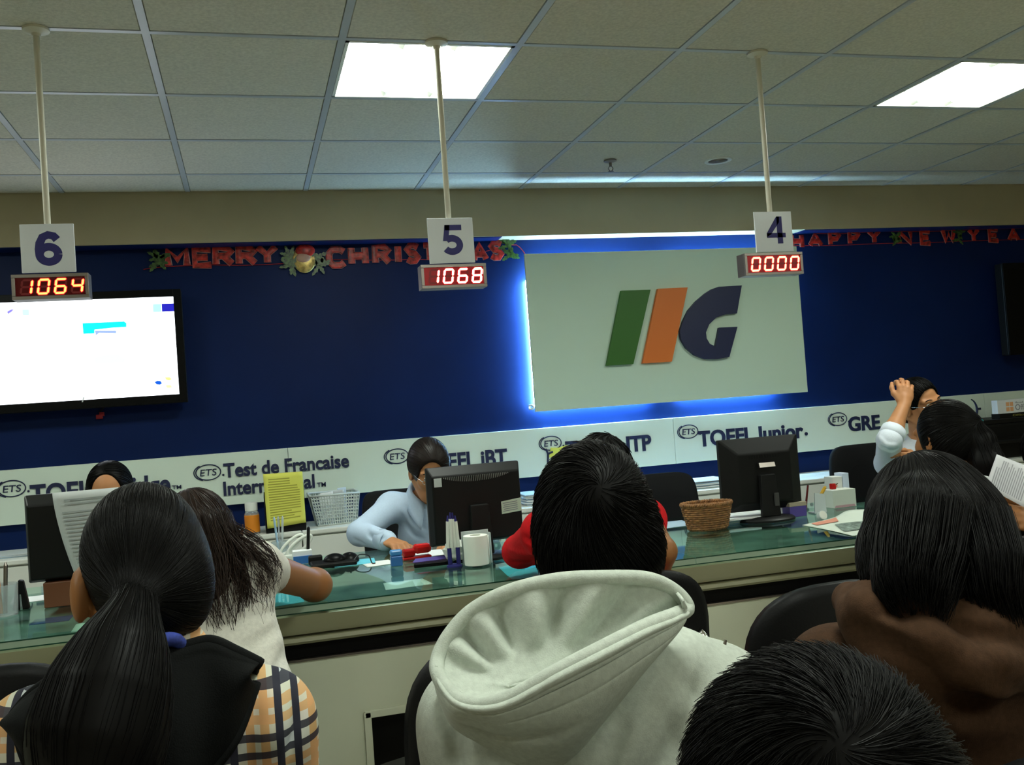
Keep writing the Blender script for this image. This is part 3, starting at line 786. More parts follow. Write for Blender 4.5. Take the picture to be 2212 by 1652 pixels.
def office_chair(label, px0, py0, px1, py1, Y, rz=0., tilt=.04):
    "high backed chair whose backrest shows between two photo corners"
    c = W((px0+px1)/2, py0, Y); hw = abs(W(px1, py0, Y)[0]-W(px0, py0, Y)[0])/2
    zt = c[2]; hh = .27
    t = root('office_chair', label, 'chair', (c[0], c[1], 0), 'black office chairs behind the counter')
    n = 48; a = np.linspace(0, 2*np.pi, n, endpoint=False)
    cs = np.sign(np.cos(a))*np.abs(np.cos(a))**.30; sn = np.sign(np.sin(a))*np.abs(np.sin(a))**.30
    cr, sr = math.cos(rz), math.sin(rz)
    def loc(p): p = np.asarray(p, float); return np.stack([c[0]+p[..., 0]*cr-p[..., 1]*sr, c[1]+p[..., 0]*sr+p[..., 1]*cr, p[..., 2]], -1)
    # sitter faces -Y; backrest at +Y
    mb = MB(); rings = []
    for off, sc in ((.035, .6), (.033, .95), (.02, 1.), (-.012, 1.), (-.026, .94), (-.03, .6)):
        xx = hw*sc*cs; zz = zt-hh+hh*sc*sn
        rings.append(loc(np.stack([xx, off+tilt*(zz-zt+hh)/hh-.04*(xx/hw)**2, zz], 1)))
    R_ = np.array(rings); mb.grid(R_.transpose(1, 0, 2), closed_u=True)
    mb.add(R_[0], [tuple(range(n))[::-1]]); mb.add(R_[-1], [tuple(range(n))]); obj('backrest', mb, M_['mesh_fabric'], t, smooth=True)
    mb = MB(); rings = []
    for zz, sc in ((.42, .85), (.43, 1.), (.475, 1.), (.49, .9)):
        rings.append(loc(np.stack([.24*sc*cs, -.27+.24*sc*sn, 0*a+zz], 1)))
    R_ = np.array(rings); mb.grid(R_.transpose(1, 0, 2), closed_u=True)
    mb.add(R_[0], [tuple(range(n))]); mb.add(R_[-1], [tuple(range(n))[::-1]]); obj('seat', mb, M_['mesh_fabric'], t, smooth=True)
    mb = MB(); mb.tube(loc([(0, -.2, .41), (0, -.02, .40), (0, .055, .46), (0, .06, zt-hh)]), .022, 10); obj('back_support', mb, M_['black'], t, smooth=True)
    mb = MB(); mb.tube(loc([(0, -.27, .42), (0, -.27, .10)]), .026, 14); obj('gas_column', mb, M_['black'], t, smooth=True)
    mb = MB()
    for k in range(5):
        b = k*2*math.pi/5+.3; e_ = (.28*math.cos(b), -.27+.28*math.sin(b), .055)
        mb.tube(loc([(0, -.27, .10), e_]), [.025, .016], 8); mb.ball(loc(V(e_[0], e_[1], .026)), .026, 10, 8)
    obj('base', mb, M_['black'], t, smooth=True)
    return t
office_chair('black office chair behind the woman with spectacles', 779, 1058, 925, 1130, 4.45)
office_chair('empty black office chair between the head in front of it and the basket', 1338, 1024, 1500, 1140, 4.32)
office_chair('black office chair of the man holding his head, right of the plain black monitor', 1783, 957, 1975, 1130, 4.60, tilt=.0)
office_chair('black office chair behind the woman whose forehead shows over the left monitor', 170, 1120, 320, 1200, 4.45)

# ------------------------------------------------------------------ monitors
def frame_of(yaw):
    return V(math.cos(yaw), math.sin(yaw), 0), V(-math.sin(yaw), math.cos(yaw), 0), V(0, 0, 1)
def monitor(label, px, pytop, pybot, wpx, Y, yaw, style):
    "seen from behind; x right, y into the scene (towards the screen side)"
    c = W(px, (pytop+pybot)/2, Y); d = np.dot(c-CAM, FW)
    w = wpx*d/FPX; zt = W(px, pytop, Y)[2]; zb = W(px, pybot, Y)[2]; h = zt-zb
    ex, ey, ez = frame_of(yaw)
    L = lambda x, y, z: V(c[0], c[1], zb)+ex*x+ey*y+ez*z
    t = root('monitor', label, 'monitor', V(c[0], c[1], ZG), 'computer monitors on the counter')
    def rb(mb, x0, x1, y0, y1, z0, z1):
        mb.box(L((x0+x1)/2, (y0+y1)/2, (z0+z1)/2), (x1-x0, y1-y0, z1-z0), np.stack([ex, ey, ez], 1))
    mb = MB(); rb(mb, -w/2, w/2, .016, .040, 0, h); obj('bezel', mb, M_['black'], t, bevel=.004)
    mb = MB(); rb(mb, -w/2+.016, w/2-.016, .040, .0415, .018, h-.016); obj('screen', mb, M_['blackgloss'], t)
    i = .06 if style == 'ridge' else .012
    mb = MB()
    A = [L(-w/2, .016, 0), L(w/2, .016, 0), L(w/2, .016, h), L(-w/2, .016, h)]
    q = (-w/2+i, w/2-i, .012 if style != 'ridge' else .035, h-(.060 if style == 'ridge' else .030))
    B = [L(q[0], -.022, q[2]), L(q[1], -.022, q[2]), L(q[1], -.022, q[3]), L(q[0], -.022, q[3])]
    mb.add(A+B, [(4, 5, 6, 7), (0, 1, 5, 4), (1, 2, 6, 5), (2, 3, 7, 6), (3, 0, 4, 7)]); rear = obj('rear_cover', mb, M_['black'], t, bevel=.005)
    mb = MB()
    if style == 'vent':
        for k in range(46):
            u = -w/2+.02+(w-.04)*k/45
            dz = .045*(1-(2*k/45-1)**2)**.5+.004
            a0, a1 = L(u, .012, h-.006), L(u, .012-.034*min(1, dz/.03), h-.006-min(dz, .030))
            mb.tube([a0, a1]+([L(u, -.0235, h-.006-dz)] if dz > .03 else []), .0013, 5)
    if style == 'ridge':
        for k in range(12):
            u = -w/2+.11+(w-.22)*k/11; mb.box(L(u, -.0225, h-.075), (.004, .002, .012))
    if mb.n: obj('vent_slots', mb, M_['recess'] if style == 'ridge' else mat('dark_grey_vent', (.16, .165, .15), .45), rear)
    zf = ZG-zb
    if style == 'plain': return t, L, w, h, rear
    mb = MB()
    mb.prism([L(-.032, -.045, h*.5), L(.032, -.045, h*.5), L(.040, -.055, zf+.02), L(-.040, -.055, zf+.02)], ey*.022)
    obj('stand_neck', mb, M_['black'], t, bevel=.003)
    a = np.linspace(0, 2*np.pi, 32, endpoint=False); mb = MB(); rings = []
    for z, s_ in ((.0005, 1.), (.008, 1.), (.014, .93), (.020, .55)): rings.append([L(.115*s_*math.cos(b), -.01+.085*s_*math.sin(b), zf+z) for b in a])
    mb.grid(np.array(rings).transpose(1, 0, 2), closed_u=True); mb.add(rings[-1], [tuple(range(32))]); mb.add(rings[0], [tuple(range(32))[::-1]])
    obj('stand_foot', mb, M_['black'], t, angle=40)
    return t, L, w, h, rear
t, L, w, h, rear = monitor('black monitor with ribbed vent and two stickers, beside the woman with spectacles', 1029, 1003, 1172, 208, 3.30, .03, 'vent')
mb = MB(); mb.prism([L(-w/2+.018, -.0225, h-.065), L(-w/2+.045, -.0225, h-.065), L(-w/2+.045, -.0225, h-.035), L(-w/2+.018, -.0225, h-.035)], (0, -.0008, 0)); obj('sticker', mb, M_['greypaper'], rear)
mb = MB(); mb.prism([L(w/2-.085, -.0225, h*.34), L(w/2-.012, -.0225, h*.34+.006), L(w/2-.012, -.0225, h*.34+.052), L(w/2-.085, -.0225, h*.34+.044)], (0, -.0008, 0)); st = obj('sticker', mb, mat('pale_sticker', (.52, .58, .46), .6), rear)
mb = MB()
for k in range(5):
    z = h*.34+.008+k*.007; mb.prism([L(w/2-.080+.003*(k % 2), -.0236, z), L(w/2-.026, -.0236, z+.004), L(w/2-.026, -.0236, z+.0065), L(w/2-.080+.003*(k % 2), -.0236, z+.0025)], (0, -.0004, 0))
obj('print', mb, M_['print'], st)
t, L, w, h, rear = monitor('plain black monitor with raised frame on stand, behind the wicker basket', 1647, 944, 1102, 188, 3.43, -.02, 'ridge')
mb = MB(); mb.prism([L(-.034, -.046, h*.60), L(.034, -.046, h*.60), L(.034, -.040, h*.66), L(-.034, -.040, h*.66)], (0, .01, 0)); obj('hinge_cap', mb, M_['steel'], t)
mb = MB(); mb.bb(*sorted((L(.012, 0, 0)[0], L(.03, 0, 0)[0])), L(0, -.062, 0)[1], L(0, -.055, 0)[1], ZG+.06, ZG+.11); obj('cable_clip', mb, mat('dark_grey_plastic', (.05, .05, .05), .4), t)
t, L, w, h, rear = monitor('black monitor at the left with a printed sheet fixed to its back', 163, 1062, 1250, 196, 3.30, .02, 'plain')
MONL = (L, w, h)
sh = root('paper_sheet', 'white printed sheet fixed to the back of the left monitor', 'paper', L(0, -.03, h/2))
rows = []
for v in np.linspace(0, 1, 12):
    z = h+.004-v*(h+.0)
    rows.append([L(x, -.027-.010*math.sin(v*2.2)*(.3+.7*abs(x)/.1), z) for x in np.linspace(-w/2+.088+.055*v**1.5, w/2-.005, 10)])
mb = MB(); mb.grid(rows); obj('sheet', mb, M_['greypaper'], sh, smooth=True, solid=.0006)
mb = MB()
for k in range(16):
    v = .10+.045*k+(.05 if k > 1 else 0); z = h+.004-v*h; x0 = -w/2+.088+.055*v**1.5+.02+(.012 if k < 2 else 0); x1 = w/2-.02-.02*rnd.random()
    if v > .92: break
    mb.prism([L(x0, -.0375, z), L(x1, -.0375, z+.002), L(x1, -.0375, z+.0055), L(x0, -.0375, z+.0035)], (0, -.0004, 0))
obj('print', mb, mat('faint_print', (.36, .39, .40), .8), sh)

# ------------------------------------------------------------------ things on the cabinets
def sheet_thing(name, label, cat, corners, m, lines=0, lm=None, loc=None, group=None, thick=.0006, bow=0.):
    "a slightly bowed sheet between four corners (tl,tr,br,bl) with printed lines"
    tl, tr, br, bl = [np.asarray(c, float) for c in corners]
    n = nrm(np.cross(tr-tl, bl-tl))
    if np.dot(n, CAM-tl) < 0: n = -n
    t = root(name, label, cat, loc if loc is not None else (tl+br)/2, group)
    f = lambda u, v: (tl*(1-u)+tr*u)*(1-v)+(bl*(1-u)+br*u)*v+n*bow*(math.sin(v*5+u*2)*.5+.5*math.sin(u*4))
    mb = MB(); mb.grid([[f(u, v) for u in np.linspace(0, 1, 9)] for v in np.linspace(0, 1, 12)]); obj('sheet', mb, m, t, smooth=True, solid=thick)
    if lines:
        mb = MB()
        for k in range(lines):
            v0 = .10+.80*k/lines; v1 = v0+.8/lines*.42; u0, u1 = .10, .90-.25*rnd.random()*(rnd.random() < .4)
            if lines > 10 and k < 2: u0, u1 = .12, .66
            us = np.linspace(u0, u1, 6)
            mb.grid([[f(u, v0)+n*.0012 for u in us], [f(u, v1)+n*.0012 for u in us]])
        obj('print', mb, lm or M_['print'], t)
    return t
Yn = 4.86
rk = root('file_rack', 'black upright file rack carrying the yellow notice', 'file rack', (W(615, 1140, Yn+.03)[0], Yn+.06, ZC))
xa, xb = W(572, 1100, Yn+.05)[0], W(660, 1100, Yn+.05)[0]; zt = W(610, 1060, Yn+.05)[2]
for q in (xa, xb-.008):
    mb = MB(); mb.prism([(q, Yn+.083, ZC), (q, Yn+.30, ZC), (q, Yn+.26, zt-.04), (q, Yn+.083, zt)], (.008, 0, 0)); obj('side_panel', mb, M_['black'], rk)
mb = MB(); mb.bb(xa, xb, Yn+.074, Yn+.082, ZC, zt); obj('front_plate', mb, M_['black'], rk)
sheet_thing('paper_notice', 'yellow printed notice fixed on the black file rack', 'notice',
            [W(568, 1024, Yn+.066), W(653, 1018, Yn+.066), W(661, 1128, Yn+.066), W(578, 1142, Yn+.055)], M_['yellow'], 17, M_['yprint'], bow=.004)
# white perforated basket with papers
Yk = 5.03
c0 = W(722, 1131, Yk); xa, xb = W(670, 1075, Yk)[0], W(776, 1070, Yk)[0]; zt = W(722, 1068, Yk)[2]
bk = root('plastic_basket', 'white perforated plastic basket holding papers on the wall cabinets', 'basket', (c0[0], Yk+.1, ZC))
mb = MB(); mb.bb(xa+.03, xb-.02, Yk, Yk+.22, ZC+.001, ZC+.005)
b_ = obj('base', mb, M_['smoke'], bk)
def wall_grid(mb, a, b, c, d, nu, nv, th, nn):
    a, b, c, d = map(np.asarray, (a, b, c, d))
    for i in range(nu+1):
        u = i/nu; mb.tube([a*(1-u)+b*u, d*(1-u)+c*u], th, 4)
    for j in range(nv+1):
        v = j/nv; mb.tube([a*(1-v)+d*v, b*(1-v)+c*v], th, 4)
mb = MB()
f0, f1, f2, f3 = V(xa+.03, Yk, ZC+.004), V(xb-.02, Yk, ZC+.004), V(xb, Yk-.015, zt), V(xa, Yk-.015, zt)
g0, g1, g2, g3 = V(xa+.03, Yk+.22, ZC+.004), V(xb-.02, Yk+.22, ZC+.004), V(xb, Yk+.24, zt), V(xa, Yk+.24, zt)
for q in ((f0, f1, f2, f3, 18, 9), (g0, g1, g2, g3, 18, 9), (f0, g0, g3, f3, 14, 9), (f1, g1, g2, f2, 14, 9)):
    wall_grid(mb, *q, .0028, None)
obj('lattice', mb, mat('pale_grey_plastic', (.58, .63, .60), .4), bk)
mb = MB(); mb.tube([f3, f2, g2, g3], .006, 8, closed=True); obj('rim', mb, mat('pale_plastic_rim', (.62, .67, .64), .4), bk, smooth=True)
for k in range(3):
    x0 = xa+.05+.05*k
    sheet_thing('paper_sheet', ['folded pale paper in the white basket, at its left', 'grey paper standing in the middle of the white basket', 'pale blue paper standing highest in the white basket, at its right'][k], 'paper',
                [(x0, Yk+.05+.04*k, zt+[.008, .012, .022][k]), (x0+[.07, .08, .045][k], Yk+.05+.04*k, zt+[.014, .016, .024][k]), (x0+[.07, .08, .045][k], Yk+.05+.04*k, ZC+.02), (x0, Yk+.05+.04*k, ZC+.02)], [M_['paper'], M_['greypaper'], mat('pale_blue_paper', (.6, .72, .85), .8)][k], group='papers in the white basket')
# bottle
Yq = 5.0
c = W(545, 1132, Yq); c[2] = ZC+.001; hb = W(545, 1085, Yq)[2]-ZC
bt = root('pill_bottle', 'small clear bottle with white cap and orange label on the wall cabinet', 'bottle', c)
mb = MB(); mb.lathe([(.0, 0), (.034, 0), (.036, .006), (.036, hb*.62), (.030, hb*.72), (.026, hb*.75)], c, 24); obj('body', mb, M_['clear'], bt, angle=40)
mb = MB(); mb.lathe([(.0365, hb*.05), (.0367, hb*.06), (.0367, hb*.58), (.0365, hb*.60)], c, 24); obj('label_band', mb, M_['orangep'], bt, smooth=True)
mb = MB(); mb.lathe([(.029, hb*.73), (.031, hb*.74), (.031, hb*.97), (.028, hb), (0, hb)], c, 24); obj('cap', mb, M_['white'], bt, angle=40)
tr = root('document_tray', 'brown document tray on the wall cabinet left of the yellow notice', 'tray', (c[0]-.06, Yq-.03, ZC))
mb = MB(); x0, x1 = c[0]-.20, c[0]-.045
mb.bb(x0, x1, YCF+.01, YCF+.26, ZC+.0005, ZC+.006)
for q in (x0, x1-.005): mb.bb(q, q+.005, YCF+.01, YCF+.26, ZC+.006, ZC+.035)
mb.bb(x0, x1, YCF+.01, YCF+.015, ZC+.006, ZC+.025)
obj('tray', mb, M_['brown'], tr, bevel=.001)
# stacks of pale papers
def stack(label, x0, x1, y0, y1, z0, n, m, name='paper_stack', cat='paper stack', jit=.012):
    mb = MB(); z = z0+.0005
    for k in range(n):
        a = rnd.uniform(-.06, .06); th = rnd.uniform(.002, .006)
        R = np.array([[math.cos(a), -math.sin(a), 0], [math.sin(a), math.cos(a), 0], [0, 0, 1]])
        mb.cm = k % len(m)
        mb.box(((x0+x1)/2+rnd.uniform(-jit, jit), (y0+y1)/2+rnd.uniform(-jit, jit), z+th/2), (x1-x0, y1-y0, th), R); z += th+.0003
    o = obj(name, mb, m); return tag(o, label, cat)
c = W(1526, 1045, 5.1)
pb = mat('pale_blue_folder', (.42, .56, .68), .6)
stack('stack of pale blue and white papers on the wall cabinet left of the plain monitor', c[0]-.16, c[0]+.10, 4.98, 5.22, ZC, 9, [pb, M_['paper'], M_['greypaper']])
c = W(1160, 1040, 5.1)
stack('stack of pale papers on the wall cabinet, right of the centre monitor', c[0]-.10, c[0]+.14, 4.98, 5.2, ZC, 14, [M_['paper'], pb, M_['greypaper']])
c = W(40, 1190, 5.1)
stack('low stack of papers on the wall cabinet at the left edge', c[0]-.22, c[0]+.12, 5.0, 5.22, ZC, 4, [pb, M_['greypaper']])
# printer with box
YPR = 4.98
xa = W(2086, 930, YPR)[0]; zt = W(2170, 904, YPR)[2]
pr = root('printer', 'large black printer on the wall cabinets at the right edge', 'printer', (xa+.33, YPR+.15, ZC))
mb = MB(); mb.bb(xa, xa+.68, YPR, YPR+.34, ZC+.001, zt-.03); obj('body', mb, M_['black'], pr, bevel=.012)
mb = MB(); mb.bb(xa+.01, xa+.67, YPR+.01, YPR+.33, zt-.03, zt); obj('scanner_lid', mb, M_['black'], pr, bevel=.006)
mb = MB(); mb.bb(xa+.08, xa+.56, YPR-.09, YPR, ZC+.10, ZC+.115); obj('output_tray', mb, M_['black'], pr, bevel=.003)
mb = MB(); mb.bb(xa+.06, xa+.60, YPR-.002, YPR+.002, ZC+.13, ZC+.20); obj('slot', mb, M_['recess'], pr)
bx = W(2151, 890, YPR+.08)[0]; zc_ = zt+.0005
kb = root('software_box', 'black box with yellow lettering under the white box on the printer', 'box', (bx+.14, YPR+.12, zt))
h1 = W(2180, 893, YPR+.05)[2]-zt; h1 = max(.028, h1)
mb = MB(); mb.bb(bx, bx+.30, YPR+.05, YPR+.12, zc_, zc_+h1); obj('carton', mb, M_['black'], kb, bevel=.001)
mb = MB(); text_to(mb, 'Office', bx+.10, bx+.20, zc_+h1*.25, h1*.45, YPR+.0498, .0006, .0); obj('lettering', mb, mat('dull_yellow_print', (.28, .25, .05), .6), kb)
ob = root('software_box', 'white box with orange squares and the word Office on top of the printer', 'box', (bx+.14, YPR+.12, zc_+h1))
h2 = .085
z2 = zc_+h1+.0005
mb = MB(); mb.bb(bx-.01, bx+.29, YPR+.05, YPR+.10, z2, z2+h2); obj('carton', mb, M_['paper'], ob, bevel=.001)
mb = MB()
for i in range(2):
    for j in range(2): mb.bb(bx+.055+i*.030, bx+.080+i*.030, YPR+.0494, YPR+.05, z2+.012+j*.032, z2+.038+j*.032)
obj('logo', mb, mat('pale_orange_print', (.82, .42, .20), .6), ob)
mb = MB(); text_to(mb, 'Office', bx+.125, bx+.245, z2+.016, .036, YPR+.0498, .0006, .0); text_to(mb, 'Microsoft', bx+.127, bx+.19, z2+.058, .012, YPR+.0498, .0006, .0); obj('lettering', mb, M_['print'], ob)
# ------------------------------------------------------------------ things on the counter
def on_glass(px, py): return Wz(px, py, ZG)
# wicker basket
c = on_glass(1530, 1149); d = np.dot(c-CAM, FW)
bw = 58*d/FPX; bh = 60*d/FPX; r_ = ray(1530, 1110); c[0] += .060*r_[0]/r_[1]
t = root('wicker_basket', 'oval brown wicker basket on the glass counter', 'basket', c)
def ov(a, r, z): return np.stack([c[0]+bw*r*np.cos(a), c[1]+.060+bw*.66*r*np.sin(a), 0*a+z], 1)
a = np.linspace(0, 2*np.pi, 145)[:-1]
mb = MB(); NR = 11
for k in range(NR):
    u = (k+.5)/NR; r = .76+.22*u
    mb.tube(ov(a, r+.022*np.sin(18*a+k*np.pi), c[2]+.006+(bh-.014)*u), (bh-.014)/NR*.56, 6, closed=True)
obj('weave', mb, M_['wicker'], t, smooth=True)
mb = MB()
for q in np.linspace(0, 2*np.pi, 37)[:-1]:
    qq = np.array([q]); mb.tube(np.concatenate([ov(qq, .75, c[2]+.003), ov(qq, .97, c[2]+bh-.006)]), .0028, 5)
obj('stake', mb, M_['wicker'], t, smooth=True)
mb = MB()
for ph in (0, np.pi):
    mb.tube(ov(a, 1.0+.018*np.cos(30*a+ph), c[2]+bh-.004+.004*np.sin(30*a+ph)), .0050, 6, closed=True)
obj('rim', mb, M_['wicker'], t, smooth=True)
mb = MB(); mb.add(np.concatenate([ov(a, .745, c[2]+.0015), ov(a, .745, c[2]+.006)]), [tuple(range(144))[::-1], tuple(range(144, 288))]+[(i, (i+1) % 144, (i+1) % 144+144, i+144) for i in range(144)]); obj('base', mb, M_['wicker'], t)

# toilet roll on a clear holder
c = on_glass(1031, 1222); d = np.dot(c-CAM, FW); rr = 27*d/FPX; hh = 66*d/FPX
t = root('tissue_roll', 'white tissue roll standing on the glass counter in front of the centre monitor', 'tissue roll', c)
mb = MB(); mb.lathe([(rr*.42, .008), (rr*.98, .006), (rr, .012), (rr, hh-.006), (rr*.98, hh), (rr*.44, hh), (rr*.42, hh-.004), (rr*.42, .008)], c, 40); obj('paper', mb, M_['tissue'], t, angle=40)
mb = MB(); mb.lathe([(rr*.40, .004), (rr*.42, .004), (rr*.42, hh+.001), (rr*.40, hh+.001), (rr*.40, .004)], c, 30); obj('core', mb, mat('grey_card_tube', (.42, .44, .36), .8), t, smooth=True)
mb = MB(); b = np.linspace(-.5, .9, 12)
mb.grid([[c+V((rr+.002+.008*(k/11)**2)*math.cos(q), (rr+.002+.008*(k/11)**2)*math.sin(q), z) for z in (.004, hh*.5, hh-.004)] for k, q in enumerate(b)]); obj('loose_end', mb, M_['tissue'], t, smooth=True, solid=.001)
t2 = root('roll_holder', 'milky plastic holder behind the white tissue roll', 'holder', c+V(.012, .02, 0))
mb = MB(); x0, x1 = c[0]-rr*.9, c[0]+rr*1.35; y0 = c[1]+rr+.006
mb.bb(x0, x1, y0, y0+.004, ZG+.0005, ZG+hh+.010); mb.bb(x1, x1+.004, y0-.02, y0+.004, ZG+.0005, ZG+hh)
obj('plate', mb, M_['smoke'], t2)
# crumpled tissue beside it
def crumple(label, px, py, s, m, name='tissue', cat='tissue', sq=.8):
    c = on_glass(px, py); mb = MB(); n, k = 22, 14
    th = np.linspace(0, np.pi, k+1); a = np.arange(n)*2*np.pi/n
    X = np.stack([np.sin(th)[:, None]*np.cos(a), np.sin(th)[:, None]*np.sin(a), np.repeat(np.cos(th)[:, None], n, 1)], 2)
    D = np.zeros(X.shape[:2])
    for _ in range(9):
        q = rs.randn(3)*2.6; D += np.abs(np.sin(X@q+rs.rand()*6))*.085
    X = X*(.6+D)[..., None]*s*V(1, .9, sq); X[..., 2] -= X[..., 2].min()
    X[0] = X[0].mean(0); X[-1] = X[-1].mean(0)
    fs = [(i*n+j, (i+1)*n+j, (i+1)*n+(j+1) % n, i*n+(j+1) % n) for i in range(k) for j in range(n)]
    mb.add(X+c+V(0, 0, .0008), fs); return tag(obj(name, mb, m), label, cat)
crumple('crumpled white tissue beside the standing tissue roll', 988, 1214, .042, M_['tissue'])
crumple('crumpled pale tissue on the counter near the ear of the ponytailed person', 152, 1300, .05, mat('pale_green_tissue', (.62, .72, .62), .9))

# pen stand with white pens
c = on_glass(982, 1224)
t = root('pen_stand', 'small navy pen stand holding white pens in front of the centre monitor', 'pen stand', c)
mb = MB(); mb.lathe([(0, .0005), (.026, .0005), (.026, .006), (.014, .010), (0, .010)], c, 20); obj('base', mb, M_['ink'], t, angle=40)
for dx in (-.014, .015):
    mb = MB(); mb.cyl(c+V(dx, 0, .008), c+V(dx, 0, .064), .0075, n=10); obj('socket', mb, M_['ink'], t, angle=40)
for k, (dx, dz, lab) in enumerate(((-.019, .108, 'white pen leftmost in the navy pen stand'), (-.006, .118, 'white pen second from the left in the navy pen stand'), (.007, .116, 'white pen third from the left in the navy pen stand'), (.019, .106, 'white pen rightmost in the navy pen stand'))):
    p = root('pen', lab, 'pen', c+V(dx, 0, .06), 'white pens in the stand')
    a, b = c+V(dx*.95, -.002*(k % 2), .0645), c+V(dx*.62, -.004*(k % 2), .0645+dz)
    mb = MB(); mb.cyl(a, a+(b-a)*.82, .0062, n=10); obj('barrel', mb, M_['white'], p, angle=40)
    mb = MB(); mb.cyl(a+(b-a)*.82, b, .0045, .0025, n=10); obj('tip', mb, M_['ink'], p, angle=40)

# blue stamp, red stapler
c = on_glass(857, 1222)
t = root('rubber_stamp', 'blue self inking stamp on the glass counter beside the red stapler', 'stamp', c)
mb = MB(); mb.box(c+V(0, 0, .018), (.040, .030, .035)); obj('body', mb, M_['bluep'], t, bevel=.003)
mb = MB(); mb.box(c+V(0, 0, .046), (.042, .026, .020)); obj('handle', mb, mat('bright_blue_plastic', (.07, .26, .60), .2), t, bevel=.006)
c = on_glass(900, 1207)
t = root('stapler', 'red stapler on the counter beside the blue stamp', 'stapler', c)
ex = nrm(V(1, .12, 0)); ey = V(-ex[1], ex[0], 0)
Rm = np.stack([ex, ey, V(0, 0, 1)], 1)
mb = MB(); mb.box(c+V(0, 0, .006), (.105, .036, .011), Rm); obj('base', mb, M_['red'], t, bevel=.004)
mb = MB(); mb.box(c+ex*-.028+V(0, 0, .026), (.045, .034, .028), Rm); obj('housing', mb, M_['red'], t, bevel=.008)
mb = MB(); mb.box(c+ex*.022+V(0, 0, .036), (.066, .040, .034), Rm); obj('handle', mb, mat('bright_red_plastic', (.55, .012, .010), .15), t, bevel=.012)
# purple card holder and black tray
c = on_glass(930, 1222)
t = root('card_tray', 'black tray with a purple card in front of the red stapler', 'tray', c)
mb = MB(); mb.prism([c+V(-.06, -.02, .001), c+V(.07, -.03, .001), c+V(.085, .03, .001), c+V(-.05, .03, .001)], (0, 0, .014)); obj('tray', mb, M_['blackgloss'], t, bevel=.003)
mb = MB(); mb.prism([c+V(-.06, .006, .0155), c+V(.08, .012, .0155), c+V(.09, .035, .024), c+V(-.045, .032, .024)], (0, 0, .0012)); obj('card', mb, M_['purple'], t)
c = on_glass(955, 1196)
sheet_thing('paper_sheet', 'white sheet under the hand beside the centre monitor', 'paper', [c+V(-.13, .10, .0015), c+V(.08, .12, .0015), c+V(.10, -.03, .0015), c+V(-.09, -.04, .0015)], M_['paper'])
c = on_glass(845, 1215)
sheet_thing('paper_sheet', 'white sheet on the counter left of the blue stamp', 'paper', [c+V(-.10, .06, .0012), c+V(.0, .07, .0012), c+V(.02, -.03, .0012), c+V(-.09, -.05, .0012)], M_['paper'])
c = on_glass(880, 1245)
sheet_thing('paper_sheet', 'pale sheet lying under the glass front in front of the blue stamp', 'paper', [c+V(-.07, .07, -.0243), c+V(.06, .07, -.0243), c+V(.075, -.05, -.0243), c+V(-.08, -.06, -.0243)], M_['paper'])
# cyan slips under the glass edge
zz = ZG-.0244
def slip(label, pts):
    q = [Wz(x, y, zz) for x, y in pts]
    mb = MB(); mb.prism([V(a[0], a[1], zz) for a in q], (0, 0, .0004)); return tag(obj('paper_slip', mb, M_['cyan']), label, 'paper', 'cyan slips at the counter edge')
slip('cyan slip sticking out from under the glass beside the red sleeve', [(1066, 1211), (1180, 1204), (1190, 1222), (1190, 1240), (1114, 1257), (1096, 1243), (1080, 1228)])
slip('cyan slip under the glass edge below the bare elbow', [(590, 1284), (652, 1278), (657, 1300), (585, 1312)])
# phone, mouse, cyan paper in the middle left
c = on_glass(722, 1224)
t = root('card_terminal', 'low black desk device with rounded top beside the bare arm', 'device', c)
mb = MB(); mb.box(c+V(0, .03, .009), (.16, .10, .017)); obj('base', mb, M_['black'], t, bevel=.005)
mb = MB(); mb.ball(c+V(.005, .04, .016), (.040, .04, .026), 20, 12); obj('handle', mb, M_['blackgloss'], t, smooth=True)
c = on_glass(757, 1216)
t = root('computer_mouse', 'black computer mouse on the cyan paper', 'mouse', c)
mb = MB(); mb.ball(c+V(0, .03, .0055), (.036, .055, .030), 24, 16)
v = mb.v[0]; v[:, 2] = np.maximum(v[:, 2], ZG+.0035); obj('body', mb, M_['blackgloss'], t, smooth=True)
mb = MB(); mb.cyl(c+V(-.003, .0, .03), c+V(.003, .0, .03), .006, n=12); obj('wheel', mb, M_['black'], t)
c = on_glass(765, 1220)
sheet_thing('paper_sheet', 'cyan sheet under the black mouse', 'paper', [c+V(-.06, .11, .0014), c+V(.085, .11, .0014), c+V(.075, -.01, .0014), c+V(-.07, -.015, .0014)], M_['cyan'])
mb = MB(); b = on_glass(790, 1218)
mb.tube(spline([b+V(-.05, .0, .006), b+V(-.02, .03, .03), b+V(.012, .01, .028), b+V(.02, -.02, .005), b+V(.03, -.03, .004)], 24), .0022, 6); tag(obj('mouse_cable', mb, M_['black']), 'thin black cable curling beside the black mouse', 'cable')
